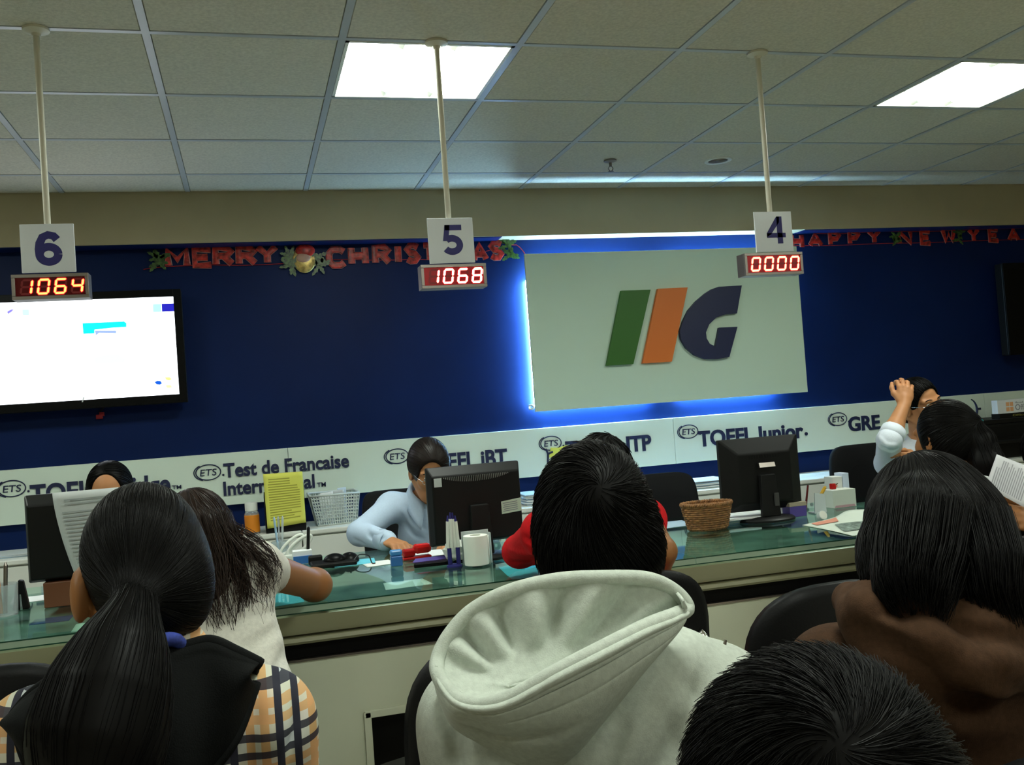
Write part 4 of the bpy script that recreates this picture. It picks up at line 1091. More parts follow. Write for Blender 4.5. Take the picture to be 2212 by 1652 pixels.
# desk organiser left of it
c = on_glass(640, 1210)
t = root('tape_dispenser', 'white tape dispenser with loops behind the bare arm', 'tape dispenser', c)
mb = MB(); mb.box(c+V(0, .02, .012), (.09, .05, .023)); obj('base', mb, M_['white'], t, bevel=.005)
for k, (dx, dz, r) in enumerate(((-.012, .060, .034), (.016, .052, .038))):
    mb = MB(); a = np.linspace(0, 2*np.pi, 28, endpoint=False); cc = c+V(dx, .02, dz)
    mb.tube(np.stack([cc[0]+r*1.2*np.cos(a)+.012*np.sin(a), cc[1]+0*a+.01*np.cos(a), cc[2]+r*.75*np.sin(a)+.02*np.cos(a)], 1), .006, 8, closed=True); obj('tape_roll', mb, M_['white'], t, smooth=True)
c = on_glass(607, 1208)
t = root('pen_cup', 'clear cup of pens behind the shoulder in white', 'pen cup', c)
mb = MB(); mb.lathe([(0, .001), (.030, .001), (.033, .07), (.031, .07), (.029, .005), (0, .005)], c, 24); obj('cup', mb, M_['clear'], t, angle=40)
for k, (dx, dy, m, lab) in enumerate(((-.012, 0, 'bluep', 'pale blue pen in the clear cup, leftmost'), (0, .008, 'clear', 'clear pen in the clear cup, in the middle'), (.012, .0, 'smoke', 'milky pen in the clear cup, rightmost'))):
    mb = MB(); mb.tube([c+V(dx*.4, dy*.5, .006), c+V(dx*1.3, dy*1.5, .155), c+V(dx*1.32, dy*1.5, .165)], [.0042, .0042, .002], 8); tag(obj('pen', mb, M_[m] if m != 'bluep' else mat('pale_blue_plastic', (.35, .52, .68), .3)), lab, 'pen', 'pens in the clear cup')
c = on_glass(655, 1218)
mb = MB(); mb.box(c+V(0, .03, .024), (.070, .045, .047)); t = root('small_carton', 'small white and blue carton beside the black terminal', 'box', c); obj('carton', mb, M_['paper'], t, bevel=.002)
mb = MB(); mb.box(c+V(0, .0045, .015), (.068, .006, .028)); obj('blue_band', mb, M_['bluep'], t)
mb = MB(); b = on_glass(675, 1215); mb.tube([b+V(-.015, .03, .001), b+V(-.005, .03, .125), b+V(-.004, .03, .13)], [.006, .006, .003], 8); tag(obj('marker', mb, M_['black']), 'black marker standing beside the small white and blue carton', 'marker')
c = on_glass(683, 1222); mb = MB(); mb.box(c+V(0, .02, .018), (.05, .03, .035)); tag(obj('card_reader', mb, M_['black'], bevel=.006), 'small black reader beside the black terminal', 'device')
# left end of the counter
c = on_glass(45, 1318)
t = root('stapler', 'black stapler standing on end at the left of the counter', 'stapler', c)
mb = MB(); mb.prism([c+V(-.022, 0, .001), c+V(.024, 0, .001), c+V(.010, .0, .09), c+V(-.004, 0, .094)], (0, .025, 0)); obj('arm', mb, M_['black'], t, bevel=.004)
mb = MB(); mb.prism([c+V(.0, -.006, .001), c+V(.007, -.006, .001), c+V(.004, -.006, .05), c+V(.0, -.006, .05)], (0, .005, 0)); obj('spring', mb, M_['chrome'], t)
c = on_glass(8, 1330)
t = root('pen_cup', 'clear plastic pen cup at the left edge of the counter', 'pen cup', c)
mb = MB(); mb.lathe([(0, .001), (.040, .001), (.044, .095), (.042, .095), (.038, .006), (0, .006)], c, 24); obj('cup', mb, M_['clear'], t, angle=40)
for k, (dx, m, lab) in enumerate(((-.014, 'orangep', 'orange pen in the left clear cup'), (.012, 'steel', 'grey pen in the left clear cup'))):
    mb = MB(); mb.tube([c+V(dx*.4, 0, .008), c+V(dx, .006, .15), c+V(dx, .006, .16)], [.006, .006, .002], 8); tag(obj('pen', mb, M_[m]), lab, 'pen', 'pens in the left clear cup')
c = on_glass(112, 1290)
sheet_thing('paper_sheet', 'white sheet on the counter under the left monitor', 'paper', [c+V(-.12, .06, .0014), c+V(.08, .07, .0014), c+V(.09, -.05, .0014), c+V(-.11, -.06, .0014)], M_['paper'])
L, w, h = MONL
mb = MB(); zb = L(0, 0, 0)[2]; mb.bb(L(-w/2+.045, 0, 0)[0], L(w/2-.03, 0, 0)[0], L(0, -.02, 0)[1], L(0, .16, 0)[1], ZG+.0005, zb-.0005); tag(obj('monitor_riser', mb, M_['brown'], bevel=.003), 'brown wooden riser under the left monitor', 'stand')
c = on_glass(195, 1335)
sheet_thing('paper_sheet', 'pale sheet lying under the glass beside the ear of the ponytailed person', 'paper', [c+V(-.05, .07, -.0243), c+V(.10, .07, -.0243), c+V(.10, -.05, -.0243), c+V(-.045, -.05, -.0243)], mat('pale_green_paper', (.6, .70, .62), .8))
c = on_glass(80, 1328)
sheet_thing('paper_sheet', 'dark blue brochure lying under the glass at the left', 'brochure', [c+V(-.02, .07, -.0243), c+V(.09, .07, -.0243), c+V(.09, -.02, -.0243), c+V(-.02, -.02, -.0243)], mat('dark_blue_brochure', (.03, .06, .18), .6))
# right part of the counter
c = on_glass(1795, 1125)
nw = mat('newsprint', (.60, .66, .58), .9, spec=.1)
t = root('newspaper', 'folded printed newspaper on the counter right of the plain monitor', 'newspaper', c)
K = [[(1733, 1134), (1800, 1118), (1830, 1103), (1870, 1100)], [(1760, 1139), (1810, 1131), (1850, 1126), (1875, 1125)], [(1800, 1147), (1830, 1150), (1862, 1145), (1880, 1140)], [(1830, 1154), (1845, 1157), (1866, 1152), (1885, 1146)]]
zz_ = [[.002, .008, .030, .030], [.002, .006, .012, .012], [.002, .004, .006, .006], [.002, .002, .003, .003]]
G = np.array([[Wz(x, y, ZG+zz_[i][j]) for j, (x, y) in enumerate(r)] for i, r in enumerate(K)])
Gu = np.array([spline(G[i], 12) for i in range(4)]); Gf = np.array([spline(Gu[:, j], 12) for j in range(12)])
mb = MB(); mb.grid(Gf); obj('sheet', mb, nw, t, smooth=True, solid=.0012)
def npatch(u0, u1, v0, v1, m, name):
    mb = MB(); n = lambda u, v: Gf[int(round(u*11)), int(round(v*11))]+V(0, 0, .0016)
    us = range(int(u0*11), int(u1*11)+1); vs_ = range(int(v0*11), int(v1*11)+1)
    mb.grid([[Gf[i, j]+V(0, -.001, .0032) for j in vs_] for i in us]); obj(name, mb, m, t)
npatch(.28, .83, .40, .66, mat('grey_newspaper_picture', (.17, .22, .19), .9, var=(60, .7)), 'picture')
npatch(.18, .38, .18, .30, mat('faded_red_print', (.62, .26, .18), .9), 'headline')
c = on_glass(1730, 1117)
t = root('carton', 'open purple and white carton on the counter right of the plain monitor', 'box', c)
mb = MB(); mb.box(c+V(.0, .06, .022), (.075, .09, .042)); obj('body', mb, M_['purple'], t, bevel=.001)
mb = MB(); mb.box(c+V(.0, .06, .051), (.078, .093, .016)); obj('lid', mb, mat('beige_card', (.42, .36, .27), .8), t, bevel=.001)
c = on_glass(1706, 1116); mb = MB(); mb.box(c+V(0, .05, .021), (.035, .05, .040)); tag(obj('carton', mb, M_['paper'], bevel=.001), 'small white carton left of the purple carton', 'box')
c = on_glass(1776, 1124)
t = root('tape_roll', 'roll of clear tape with bright white face standing on the counter', 'tape roll', c)
mb = MB(); mb.lathe([(.014, -.009), (.018, -.009), (.018, .009), (.014, .009), (.014, -.009)], c+V(0, 0, .0185), 28, axis=(0.1, -1, .35)); obj('tape', mb, M_['smoke'], t, angle=40)
mb = MB(); mb.lathe([(0, .0085), (.0165, .0085), (.0165, .010), (0, .010)], c+V(0, 0, .0185), 28, axis=(0.1, -1, .35)); obj('core', mb, M_['white'], t, angle=40)
c = on_glass(1783, 1112)
t = root('card_holder', 'clear plastic card holder with a yellow marker behind the newspaper', 'holder', c)
mb = MB(); mb.prism([c+V(-.015, .05, .001), c+V(.04, .05, .001), c+V(.05, .07, .075), c+V(.004, .07, .082)], (0, .004, 0)); obj('front', mb, M_['smoke'], t)
mb = MB(); mb.prism([c+V(-.015, .05, .001), c+V(.04, .05, .001), c+V(.04, .10, .001), c+V(-.015, .10, .001)], (0, 0, .004)); obj('foot', mb, M_['smoke'], t)
mb = MB(); mb.tube([c+V(.030, .085, .055), c+V(.062, .085, .098), c+V(.066, .085, .103)], [.007, .007, .003], 8); tag(obj('marker', mb, mat('amber_plastic', (.68, .38, .02), .3)), 'amber marker leaning in the clear card holder', 'marker')
mb = MB(); mb.tube([c+V(-.035, .09, .001), c+V(-.012, .09, .115)], [.005, .004], 8); tag(obj('pen', mb, mat('dark_red_plastic', (.12, .01, .01), .3)), 'dark red pen standing beside the clear card holder', 'pen')
c = on_glass(1840, 1098)
mb = MB(); mb.box(c+V(.0, .08, .038), (.11, .07, .075)); t = root('carton', 'white carton behind the newspaper, under the red clip', 'box', c); obj('body', mb, mat('white_card', (.60, .63, .57), .8), t, bevel=.001)
mb = MB(); mb.prism([c+V(-.05, .044, .002), c+V(.05, .044, .002), c+V(.045, .044, .012), c+V(-.045, .044, .012)], (0, .0006, 0)); obj('print', mb, mat('faded_pink_print', (.5, .3, .33), .8), t)
mb = MB(); mb.box(c+V(.022, .15, .062), (.048, .06, .122)); t = root('carton', 'tall white carton behind the low white carton', 'box', c); obj('body', mb, mat('white_card_b', (.62, .64, .62), .8), t, bevel=.001)
mb = MB(); mb.cyl(c+V(.015, .1195, .085), c+V(.015, .1188, .085), .006, n=14); obj('print', mb, mat('faded_red_dot', (.6, .25, .18), .8), t)
mb = MB(); mb.box(c+V(.064, .15, .068), (.030, .06, .134)); tag(obj('carton', mb, mat('pale_blue_card', (.55, .62, .76), .8), bevel=.001), 'pale blue carton beside the tall white carton, next to the long dark hair', 'box')
mb = MB(); mb.box(c+V(-.022, .09, .088), (.022, .02, .024)); t = root('bulldog_clip', 'red clip resting on the low white carton', 'clip', c); obj('jaw', mb, M_['red'], t, bevel=.003)
mb = MB(); mb.tube([c+V(-.016, .078, .095), c+V(-.006, .076, .100)], .0025, 6); obj('lever', mb, M_['chrome'], t)
# behind the plain monitor
c = on_glass(1600, 1128)
stack('sheaf of white and pale blue sheets on the counter behind the plain monitor', c[0]-.14, c[0]+.17, c[1]-.03, c[1]+.16, ZG, 5, [M_['paper'], pb], jit=.02)
c = on_glass(1647, 1108); mb = MB(); mb.lathe([(0, .001), (.016, .001), (.016, .03), (.012, .034), (0, .034)], c+V(-.01, .06, .022), 18); tag(obj('ink_bottle', mb, M_['red'], angle=40), 'small red bottle beside the stand of the plain monitor', 'bottle')
c = on_glass(1470, 1140)
sheet_thing('paper_sheet', 'pale blue sheet on the counter left of the wicker basket', 'paper', [c+V(-.10, .20, .0012), c+V(.10, .20, .0012), c+V(.08, .03, .0012), c+V(-.09, .02, .0012)], pb)
c = on_glass(1405, 1136) ; mb = MB()
# right edge, beside the person with the sheets
c = P(2186, 1180, 3.0)
mb = MB(); x = Wz(2190, 1168, ZG); mb.box((x[0]+.12, x[1]+.05, ZG+.040), (.36, .05, .078)); tag(obj('box_file', mb, mat('dark_navy_card', (.012, .02, .08), .5), bevel=.002), 'dark navy box file on the counter below the printed sheets', 'box file')
# ------------------------------------------------------------------ people: smooth blended volumes turned into one skin each
def smin(a, b, k):
    h = np.clip(.5+.5*(b-a)/k, 0, 1); return b+(a-b)*h-k*h*(1-h)
class Vol:
    def __init__(s, k=.02): s.k = k; s.p = []; s.lo = np.full(3, 1e9); s.hi = np.full(3, -1e9)
    def _add(s, fn, op, k, lo=None, hi=None):
        s.p.append((fn, op, s.k if k is None else k))
        if op == '+' and lo is not None: s.lo = np.minimum(s.lo, lo); s.hi = np.maximum(s.hi, hi)
        return s
    def cap(s, a, b, ra, rb=None, k=None, op='+'):
        a, b = np.asarray(a, float), np.asarray(b, float); rb = ra if rb is None else rb
        ab = b-a; L2 = max(ab@ab, 1e-12)
        def fn(q):
            t = np.clip(((q-a)@ab)/L2, 0, 1)
            return np.linalg.norm(q-a-t[..., None]*ab, axis=-1)-(ra+(rb-ra)*t)
        m = max(ra, rb); return s._add(fn, op, k, np.minimum(a, b)-m, np.maximum(a, b)+m)
    def chain(s, pts, r, k=None, op='+'):
        r = [r]*len(pts) if np.isscalar(r) else r
        for i in range(len(pts)-1): s.cap(pts[i], pts[i+1], r[i], r[i+1], k, op)
        return s
    def ell(s, c, ax, R=None, k=None, op='+'):
        c = np.asarray(c, float); ax = np.full(3, ax) if np.isscalar(ax) else np.asarray(ax, float)
        Rm = np.eye(3) if R is None else np.asarray(R, float)      # rows = axes
        def fn(q):
            l = (q-c)@Rm.T; k0 = np.linalg.norm(l/ax, axis=-1); k1 = np.linalg.norm(l/ax**2, axis=-1)
            return np.where(k1 < 1e-9, -ax.min(), k0*(k0-1)/np.maximum(k1, 1e-9))
        m = ax.max(); return s._add(fn, op, k, c-m, c+m)
    def half(s, p, n, k=.004):
        "cut away everything on the side n points to"
        p, n = np.asarray(p, float), nrm(n)
        return s._add(lambda q: (q-p)@n, '&', k)
    def copy(s):
        o = Vol(s.k); o.p = list(s.p); o.lo = s.lo.copy(); o.hi = s.hi.copy(); return o
    def ev(s, q):
        D = np.full(q.shape[:-1], 9.)
        for fn, op, k in s.p:
            d = fn(q)
            D = smin(D, d, k) if op == '+' else -smin(-D, d if op == '-' else -d, k)
        return D
    def grad(s, q, e=.002):
        return np.stack([s.ev(q+V(*(e*(i == j) for j in range(3))))-s.ev(q-V(*(e*(i == j) for j in range(3)))) for i in range(3)], -1)
    def normal(s, q):
        g = s.grad(q); return g/(np.linalg.norm(g, axis=-1)[..., None]+1e-12)
    def hit(s, px, d0=.4, d1=6.):
        "photo pixels -> points where the view meets the surface"
        R = np.array([ray(x, y) for x, y in px]); L = np.linalg.norm(R, axis=1)
        t = np.full(len(R), d0)
        for _ in range(90):
            t = np.minimum(t+.75*s.ev(CAM+R*t[:, None])/L, d1)
        return CAM+R*t[:, None]
    def ridge(s, px, r, e, k=.012, op='+', n=14):
        "a fold (or groove) along a photo polyline, lying on the surface"
        p = s.hit(spline([(x, y, 0) for x, y in px], n)[:, :2])
        p = p[np.abs(s.ev(p)) < .01]; n = len(p)
        if n < 3: return s
        nn = s.normal(p); w = np.sin(np.linspace(.12, np.pi-.12, n))
        c = p-nn*((r-e*w)[:, None] if op == '+' else -(r-e*w)[:, None])
        return s.chain(list(c), r, k, op)
    def tris(s, vox):
        B = 8
        lo = s.lo-3*vox; nb = np.ceil((s.hi+3*vox-lo)/(vox*B)).astype(int); dims = nb*B
        bi = np.stack(np.meshgrid(*[np.arange(n) for n in nb], indexing='ij'), -1).reshape(-1, 3)
        C = lo+(bi*B+(B-1)/2)*vox; diag = (B-1)/2*1.733*vox*1.5+.004
        Dp = []; dc = np.full(len(C), 9.)
        for fn, op, k in s.p:
            d = fn(C); Dp.append(d)
            dc = smin(dc, d, k) if op == '+' else -smin(-dc, d if op == '-' else -d, k)
        act = np.abs(dc) < diag*1.5+.02
        A = bi[act]; na = len(A)
        loc = np.stack(np.meshgrid(*[np.arange(B)]*3, indexing='ij'), -1).reshape(-1, 3)
        Q = (lo+(A[:, None]*B+loc[None])*vox)
        D = np.full((na, B**3), 9.)
        up = np.full(na, 9.)
        for (fn, op, k), d in zip(s.p, Dp):
            if op == '+': up = np.minimum(up, d[act])
        for (fn, op, k), d in zip(s.p, Dp):
            da = d[act]
            if op == '+': rel = da < np.maximum(up, 0)+2.2*diag+2*k+.01
            elif op == '-': rel = da < 2.2*diag+2*k+.01
            else: rel = da > -(2.2*diag+2*k+.01)
            if not rel.any(): continue
            v = fn(Q[rel]); X = D[rel]
            D[rel] = smin(X, v, k) if op == '+' else -smin(-X, v if op == '-' else -v, k)
        G = np.ones(dims, np.float32)
        Gb = G.reshape(nb[0], B, nb[1], B, nb[2], B).transpose(0, 2, 4, 1, 3, 5)
        Gb[:] = np.where(dc < 0, -1, 1).reshape(*nb, 1, 1, 1)
        Gb[A[:, 0], A[:, 1], A[:, 2]] = D.reshape(na, B, B, B)
        G = Gb.transpose(0, 3, 1, 4, 2, 5).reshape(dims)
        S = G < 0
        cnt = np.zeros(np.array(dims)-1, np.uint8)
        for x in (0, 1):
            for y in (0, 1):
                for z in (0, 1): cnt += S[x:dims[0]-1+x, y:dims[1]-1+y, z:dims[2]-1+z]
        cell = np.argwhere((cnt > 0) & (cnt < 8)); nc = len(cell)
        idx = np.full(cnt.shape, -1, np.int32); idx[tuple(cell.T)] = np.arange(nc)
        acc = np.zeros((nc, 3)); num = np.zeros(nc)
        for ax in range(3):
            o = [a for a in range(3) if a != ax]
            for u in (0, 1):
                for w in (0, 1):
                    p0 = cell.copy(); p0[:, o[0]] += u; p0[:, o[1]] += w
                    p1 = p0.copy(); p1[:, ax] += 1
                    a = G[tuple(p0.T)]; b = G[tuple(p1.T)]; m = (a < 0) != (b < 0)
                    t = np.where(m, a/(a-b+1e-12), 0)
                    q = (p0-cell).astype(float); q[:, ax] = t
                    acc += q*m[:, None]; num += m
        vs = lo+(cell+acc/num[:, None])*vox
        F = []
        for ax in range(3):
            b_, c_ = (ax+1) % 3, (ax+2) % 3
            sl = [slice(None)]*3; sl[ax] = slice(0, -1); s0 = S[tuple(sl)]
            sl[ax] = slice(1, None); s1 = S[tuple(sl)]
            for sgn, msk in ((0, s0 & ~s1), (1, ~s0 & s1)):
                e = np.argwhere(msk)
                if not len(e): continue
                def ci(db, dc_):
                    q = e.copy(); q[:, b_] += db; q[:, c_] += dc_; return idx[tuple(q.T)]
                f = np.stack([ci(-1, -1), ci(0, -1), ci(0, 0), ci(-1, 0)], 1)
                F.append(f if sgn == 0 else f[:, ::-1])
        return vs, np.concatenate(F)
    def obj(s, name, m, parent, vox):
        v, f = s.tris(vox); return link(name, v, f, m, parent, smooth=True)

def strands(vol, seeds, flow, steps, ln, r, lift=.001, gravity_after=None, wob=.0, taper=.35, sides=3, free=None):
    "hair locks walked over a surface; flow(p, step) gives the combing direction"
    p = seeds-vol.normal(seeds)*(vol.ev(seeds)-lift)[:, None]
    path = [p]; N = len(p); ph = rs.rand(N)*6.28
    if np.isscalar(ln): ln = np.full(N, ln)
    for i in range(steps):
        n = vol.normal(p); d = flow(p, i)
        d = d-n*(d*n).sum(1)[:, None]*(1 if free is None else (~free(p, i))[:, None])
        d /= np.linalg.norm(d, axis=1)[:, None]+1e-9
        side = np.cross(n, d); d = d+side*(wob*np.sin(ph+i*.9))[:, None]
        p = p+d*ln[:, None]
        dd = vol.ev(p)-lift*(1+.5*np.sin(ph*3))
        pull = dd if free is None else np.where(free(p, i), np.minimum(dd, 0), dd)
        p = p-vol.normal(p)*pull[:, None]
        path.append(p)
    return np.array(path).transpose(1, 0, 2)
def strand_mesh(paths, r, taper=.3, sides=3):
    N, m, _ = paths.shape
    t = np.gradient(paths, axis=1); t /= np.linalg.norm(t, axis=2)[..., None]+1e-9
    u = np.cross(t, rs.randn(N, 1, 3)); u /= np.linalg.norm(u, axis=2)[..., None]+1e-9
    w = np.cross(t, u)
    pr = taper+(1-taper)*np.sin(np.pi*np.clip(np.linspace(0, 1, m)*.8+.15, 0, 1))
    rad = np.broadcast_to(np.asarray(r, float).reshape(-1, 1), (N, 1))*pr[None]
    ang = np.arange(sides)*2*np.pi/sides
    vs = paths[:, :, None]+rad[..., None, None]*(np.cos(ang)[:, None]*u[:, :, None]+np.sin(ang)[:, None]*w[:, :, None])
    i = np.arange(m-1)[:, None]; k = np.arange(sides)[None]; l = (k+1) % sides
    f = np.stack([i*sides+k, i*sides+l, (i+1)*sides+l, (i+1)*sides+k], -1).reshape(-1, 4)
    F = (f[None]+(np.arange(N)*m*sides)[:, None, None]).reshape(-1, 4)
    return vs.reshape(-1, 3), F
def hair_obj(name, vol, vox, m, parent, packs):
    v, f = vol.tris(vox); V_, F_ = [v], [f]; n = len(v)
    for paths, r in packs:
        a, b = strand_mesh(paths, r); V_.append(a); F_.append(b+n); n += len(a)
    return link(name, np.concatenate(V_), np.concatenate(F_), m, parent, smooth=True)
def sphere_seeds(vol, c, n, keep=None, spread=.16):
    "points scattered over a closed volume around c"
    d = rs.randn(n*3, 3); d /= np.linalg.norm(d, axis=1)[:, None]
    if keep is not None: d = d[keep(d)]
    d = d[:n]; t = np.full(len(d), spread*2.)
    for _ in range(40): t = t-vol.ev(c+d*t[:, None])*.8
    return c+d*t[:, None]

class Frame:
    def __init__(s, yaw=0., pitch=0., roll=0.):
        "yaw 0 looks towards +Y (away from the viewer); pitch > 0 looks down"
        F = V(math.sin(yaw)*math.cos(pitch), math.cos(yaw)*math.cos(pitch), -math.sin(pitch))
        R = V(math.cos(yaw), -math.sin(yaw), 0); U = np.cross(R, F)
        c, q = math.cos(roll), math.sin(roll)
        s.R, s.U, s.F = R*c+U*q, U*c-R*q, F
        s.M = np.stack([s.R, s.F, s.U])
    def at(s, H, r, f, u): return H+s.R*r+s.F*f+s.U*u
def head(b, H, fr, s=1., neck=None, neck_r=.054):
    a = lambda r, f, u: fr.at(H, r*s, f*s, u*s)
    b.ell(a(0, -.010, .022), V(.074, .093, .088)*s, fr.M, .02)
    b.ell(a(0, .028, -.050), V(.058, .064, .072)*s, fr.M, .035*s)
    b.cap(a(-.014, .062, -.104), a(.014, .062, -.104), .021*s, k=.03*s)
    for q in (-1, 1):
        b.ell(a(q*.036, .062, -.030), V(.024, .020, .022)*s, fr.M, .02*s)
        b.cap(a(q*.046, .070, .018), a(q*.012, .084, .014), .0095*s, k=.014*s)
        b.cap(a(q*.052, -.020, -.060), a(q*.030, .05, -.098), .018*s, k=.03*s)
    b.cap(a(0, .090, .004), a(0, .108, -.034), .0075*s, .0115*s, k=.011*s)
    for q in (-1, 1): b.ell(a(q*.011, .100, -.040), V(.0085, .010, .0075)*s, fr.M, .007*s)
    for q in (-1, 1): b.ell(a(q*.031, .098, -.003), V(.0165, .012, .0105)*s, fr.M, .010*s, '-')
    b.cap(a(-.017, .086, -.070), a(.017, .086, -.070), .0075*s, k=.007*s)
    b.cap(a(-.014, .084, -.082), a(.014, .084, -.082), .008*s, k=.007*s)
    for q in (-1, 1):
        b.ell(a(q*.078, -.006, -.018), V(.010, .020, .033)*s, fr.M, .008*s)
        b.ell(a(q*.087, .000, -.014), V(.006, .010, .020)*s, fr.M, .006*s, '-')
    if neck is not None:
        b.cap(a(0, -.022, -.055), neck, neck_r*s*.93, neck_r*s*1.12, k=.03*s)
def face_parts(t, H, fr, s=1., specs=False, brow='hair', closed=False):
    a = lambda r, f, u: fr.at(H, r*s, f*s, u*s)
    for q in (-1, 1):
        mb = MB(); mb.ball(a(q*.031, .0835, -.003), .0115*s, 14, 10); e = obj('eye', mb, M_['eyewhite'], t, smooth=True)
        mb = MB(); mb.ball(a(q*.031, .0912, -.006), .0058*s, 12, 8); obj('iris', mb, M_['iris'], e, smooth=True)
        mb = MB(); mb.tube(spline([a(q*.048, .082, .020), a(q*.034, .092, .0265), a(q*.016, .0945, .022)], 10), np.array([.0016, .003, .0036, .004, .004, .004, .004, .0036, .003, .0016])*s, 6, flat=.6); obj('eyebrow', mb, M_[brow], t, smooth=True)
        mb = MB(); mb.tube(spline([a(q*.043, .0885, -.001), a(q*.031, .0960, .0045), a(q*.019, .0925, -.001)], 8), .0016*s, 5); obj('eyelid', mb, M_['hair'], t, smooth=True)
    mb = MB(); mb.tube(spline([a(-.023, .085, -.0765), a(-.008, .094, -.0735), a(0, .0945, -.0752), a(.008, .094, -.0735), a(.023, .085, -.0765)], 14), np.interp(np.arange(14), [0, 3, 10, 13], [.001, .0035, .0035, .001])*s, 6); mb.tube(spline([a(-.020, .085, -.080), a(0, .0935, -.0835), a(.020, .085, -.080)], 12), np.interp(np.arange(12), [0, 4, 7, 11], [.001, .005, .005, .001])*s, 6)
    obj('mouth', mb, M_['lip'], t, smooth=True)
    if specs:
        g = root_child = None
        mb = MB()
        for q in (-1, 1):
            an = np.linspace(0, 2*np.pi, 24, endpoint=False)
            mb.tube([a(q*.032+.021*math.cos(w), .108-.006*abs(math.cos(w)), -.006+.0135*math.sin(w)) for w in an], .0011*s, 5, closed=True)
            mb.tube([a(q*.053, .102, -.003), a(q*.070, .07, .0), a(q*.082, .0, -.003)], .0012*s, 5)
        mb.tube([a(-.011, .108, -.003), a(0, .112, .0), a(.011, .108, -.003)], .0011*s, 5)
        g = obj('spectacles', mb, M_['chrome'], t, smooth=True)
def hand(b, wrist, d, n, thumb, s=1., curl=(.35, .35, .4, .45), spread=.10, k=.006, thumb_out=.8):
    """hand from the wrist: d along the palm, n out of the back of the hand, thumb = side of the thumb;
    curl = bend per knuckle (radians) of index, middle, ring, little finger"""
    d = nrm(d); n = nrm(np.asarray(n, float)-d*np.dot(n, d)); t = nrm(np.asarray(thumb, float)-d*np.dot(thumb, d)-n*np.dot(thumb, n))
    W0 = np.asarray(wrist, float)
    b.ell(W0+d*.045*s, V(.040, .048, .0145)*s, np.stack([t, d, n]), .014*s)
    b.cap(W0, W0+d*.03*s, .024*s, .022*s, k=.015*s)
    L = (.040, .045, .041, .032); off = (.028, .0095, -.0095, -.027); R_ = (.0088, .0092, .0088, .0076); st = (.083, .087, .083, .075)
    for i in range(4):
        base = W0+d*(st[i]-.016)*s+t*off[i]*s
        dd = nrm(d+t*(spread*(1.4-i)))
        p = [base]; ang = 0.; q = W0+d*st[i]*s+t*off[i]*s*1.04; p.append(q)
        for j, f in enumerate((1., .68, .55)):
            ang += curl[i]*(1., 1.15, .8)[j]
            q = q+(dd*math.cos(ang)-n*math.sin(ang))*L[i]*f*s; p.append(q)
        b.chain(p, [R_[i]*s*1.12, R_[i]*s*1.1, R_[i]*s, R_[i]*s*.94, R_[i]*s*.82], k*s)
    q0 = W0+d*.022*s+t*.022*s-n*.004*s; q1 = W0+d*.050*s+t*(.030+.022*thumb_out)*s-n*.010*s
    q2 = q1+nrm(d*.9+t*.35*thumb_out-n*.25)*.033*s; q3 = q2+nrm(d+t*.0-n*.35)*.026*s
    b.chain([q0, q1, q2, q3], [.0150*s, .0112*s, .0098*s, .0080*s], .010*s)
def arm(b, S, E, Wr, r=(.052, .040, .027), k=.02):
    b.cap(S, E, r[0], r[1], k); b.cap(E, nrm(np.asarray(Wr)-E)*.08+E, r[1]*.98, r[1]*.95, .02); b.cap(np.asarray(E)+nrm(np.asarray(Wr)-E)*.08, Wr, r[1]*.95, r[2], .015)
def seat_legs(b, pel, yaw, r=1., spread=.10, knee=.44, foot=.0):
    "thighs forward from the pelvis, shanks down, feet on the floor; returns joints"
    f = V(math.sin(yaw), math.cos(yaw), 0); x = V(math.cos(yaw), -math.sin(yaw), 0); J = []
    for q in (-1, 1):
        h = pel+x*q*.085; kn = pel+x*q*spread*1.25+f*knee; kn[2] = .50; an = kn-f*(.06-foot); an = V(an[0], an[1], .095)
        b.cap(h, kn, .078*r, .056*r, .03); b.cap(kn, an+V(0, 0, .15), .054*r, .046*r, .02); b.cap(an+V(0, 0, .15), an, .046*r, .036*r, .015)
        J.append((h, kn, an))
    return J, f, x
def shoes(t, J, f):
    for h, kn, an in J:
        b = Vol(.02); b.cap(V(an[0], an[1], .040)-f*.03, V(an[0], an[1], .036)+f*.10, .036, .032); b.cap(V(an[0], an[1], .040), V(an[0], an[1], .10), .036, .034)
        b.half(V(0, 0, .004), V(0, 0, -1)); b.obj('shoe', M_['black'], t, .008)
def torso(b, nb, shL, shR, pel, dep=1., wid=1., k=.05, grow=0.):
    "chest, back and belly between the base of the neck and the pelvis"
    nb, shL, shR, pel = map(np.asarray, (nb, shL, shR, pel))
    x = nrm(shR-shL); sc = (shL+shR)/2; w = np.linalg.norm(shR-shL)/2
    ax = nrm(nb-pel); f = nrm(np.cross(ax, x)); f = f if abs(f@V(0, 1, 0)) >= 0 else f
    M = np.stack([x, np.cross(ax, x), ax])
    g = grow
    ch = sc*.62+pel*.38
    L = np.linalg.norm(sc-pel)
    b.ell(ch, V(w*.92*wid+g, .105*dep+g, L*.50+g), M, k)
    b.ell(sc*.2+pel*.8, V(w*.80*wid+g, .100*dep+g, L*.42+g), M, k)
    b.ell(pel, V(w*.86*wid+g, .115*dep+g, .11+g), M, k)
    for S in (shL, shR):
        b.cap(nb-ax*.035, S, .047+g, .053+g, k*.9)
    b.cap(nb-ax*.06, ch, .06+g, .08+g, k)
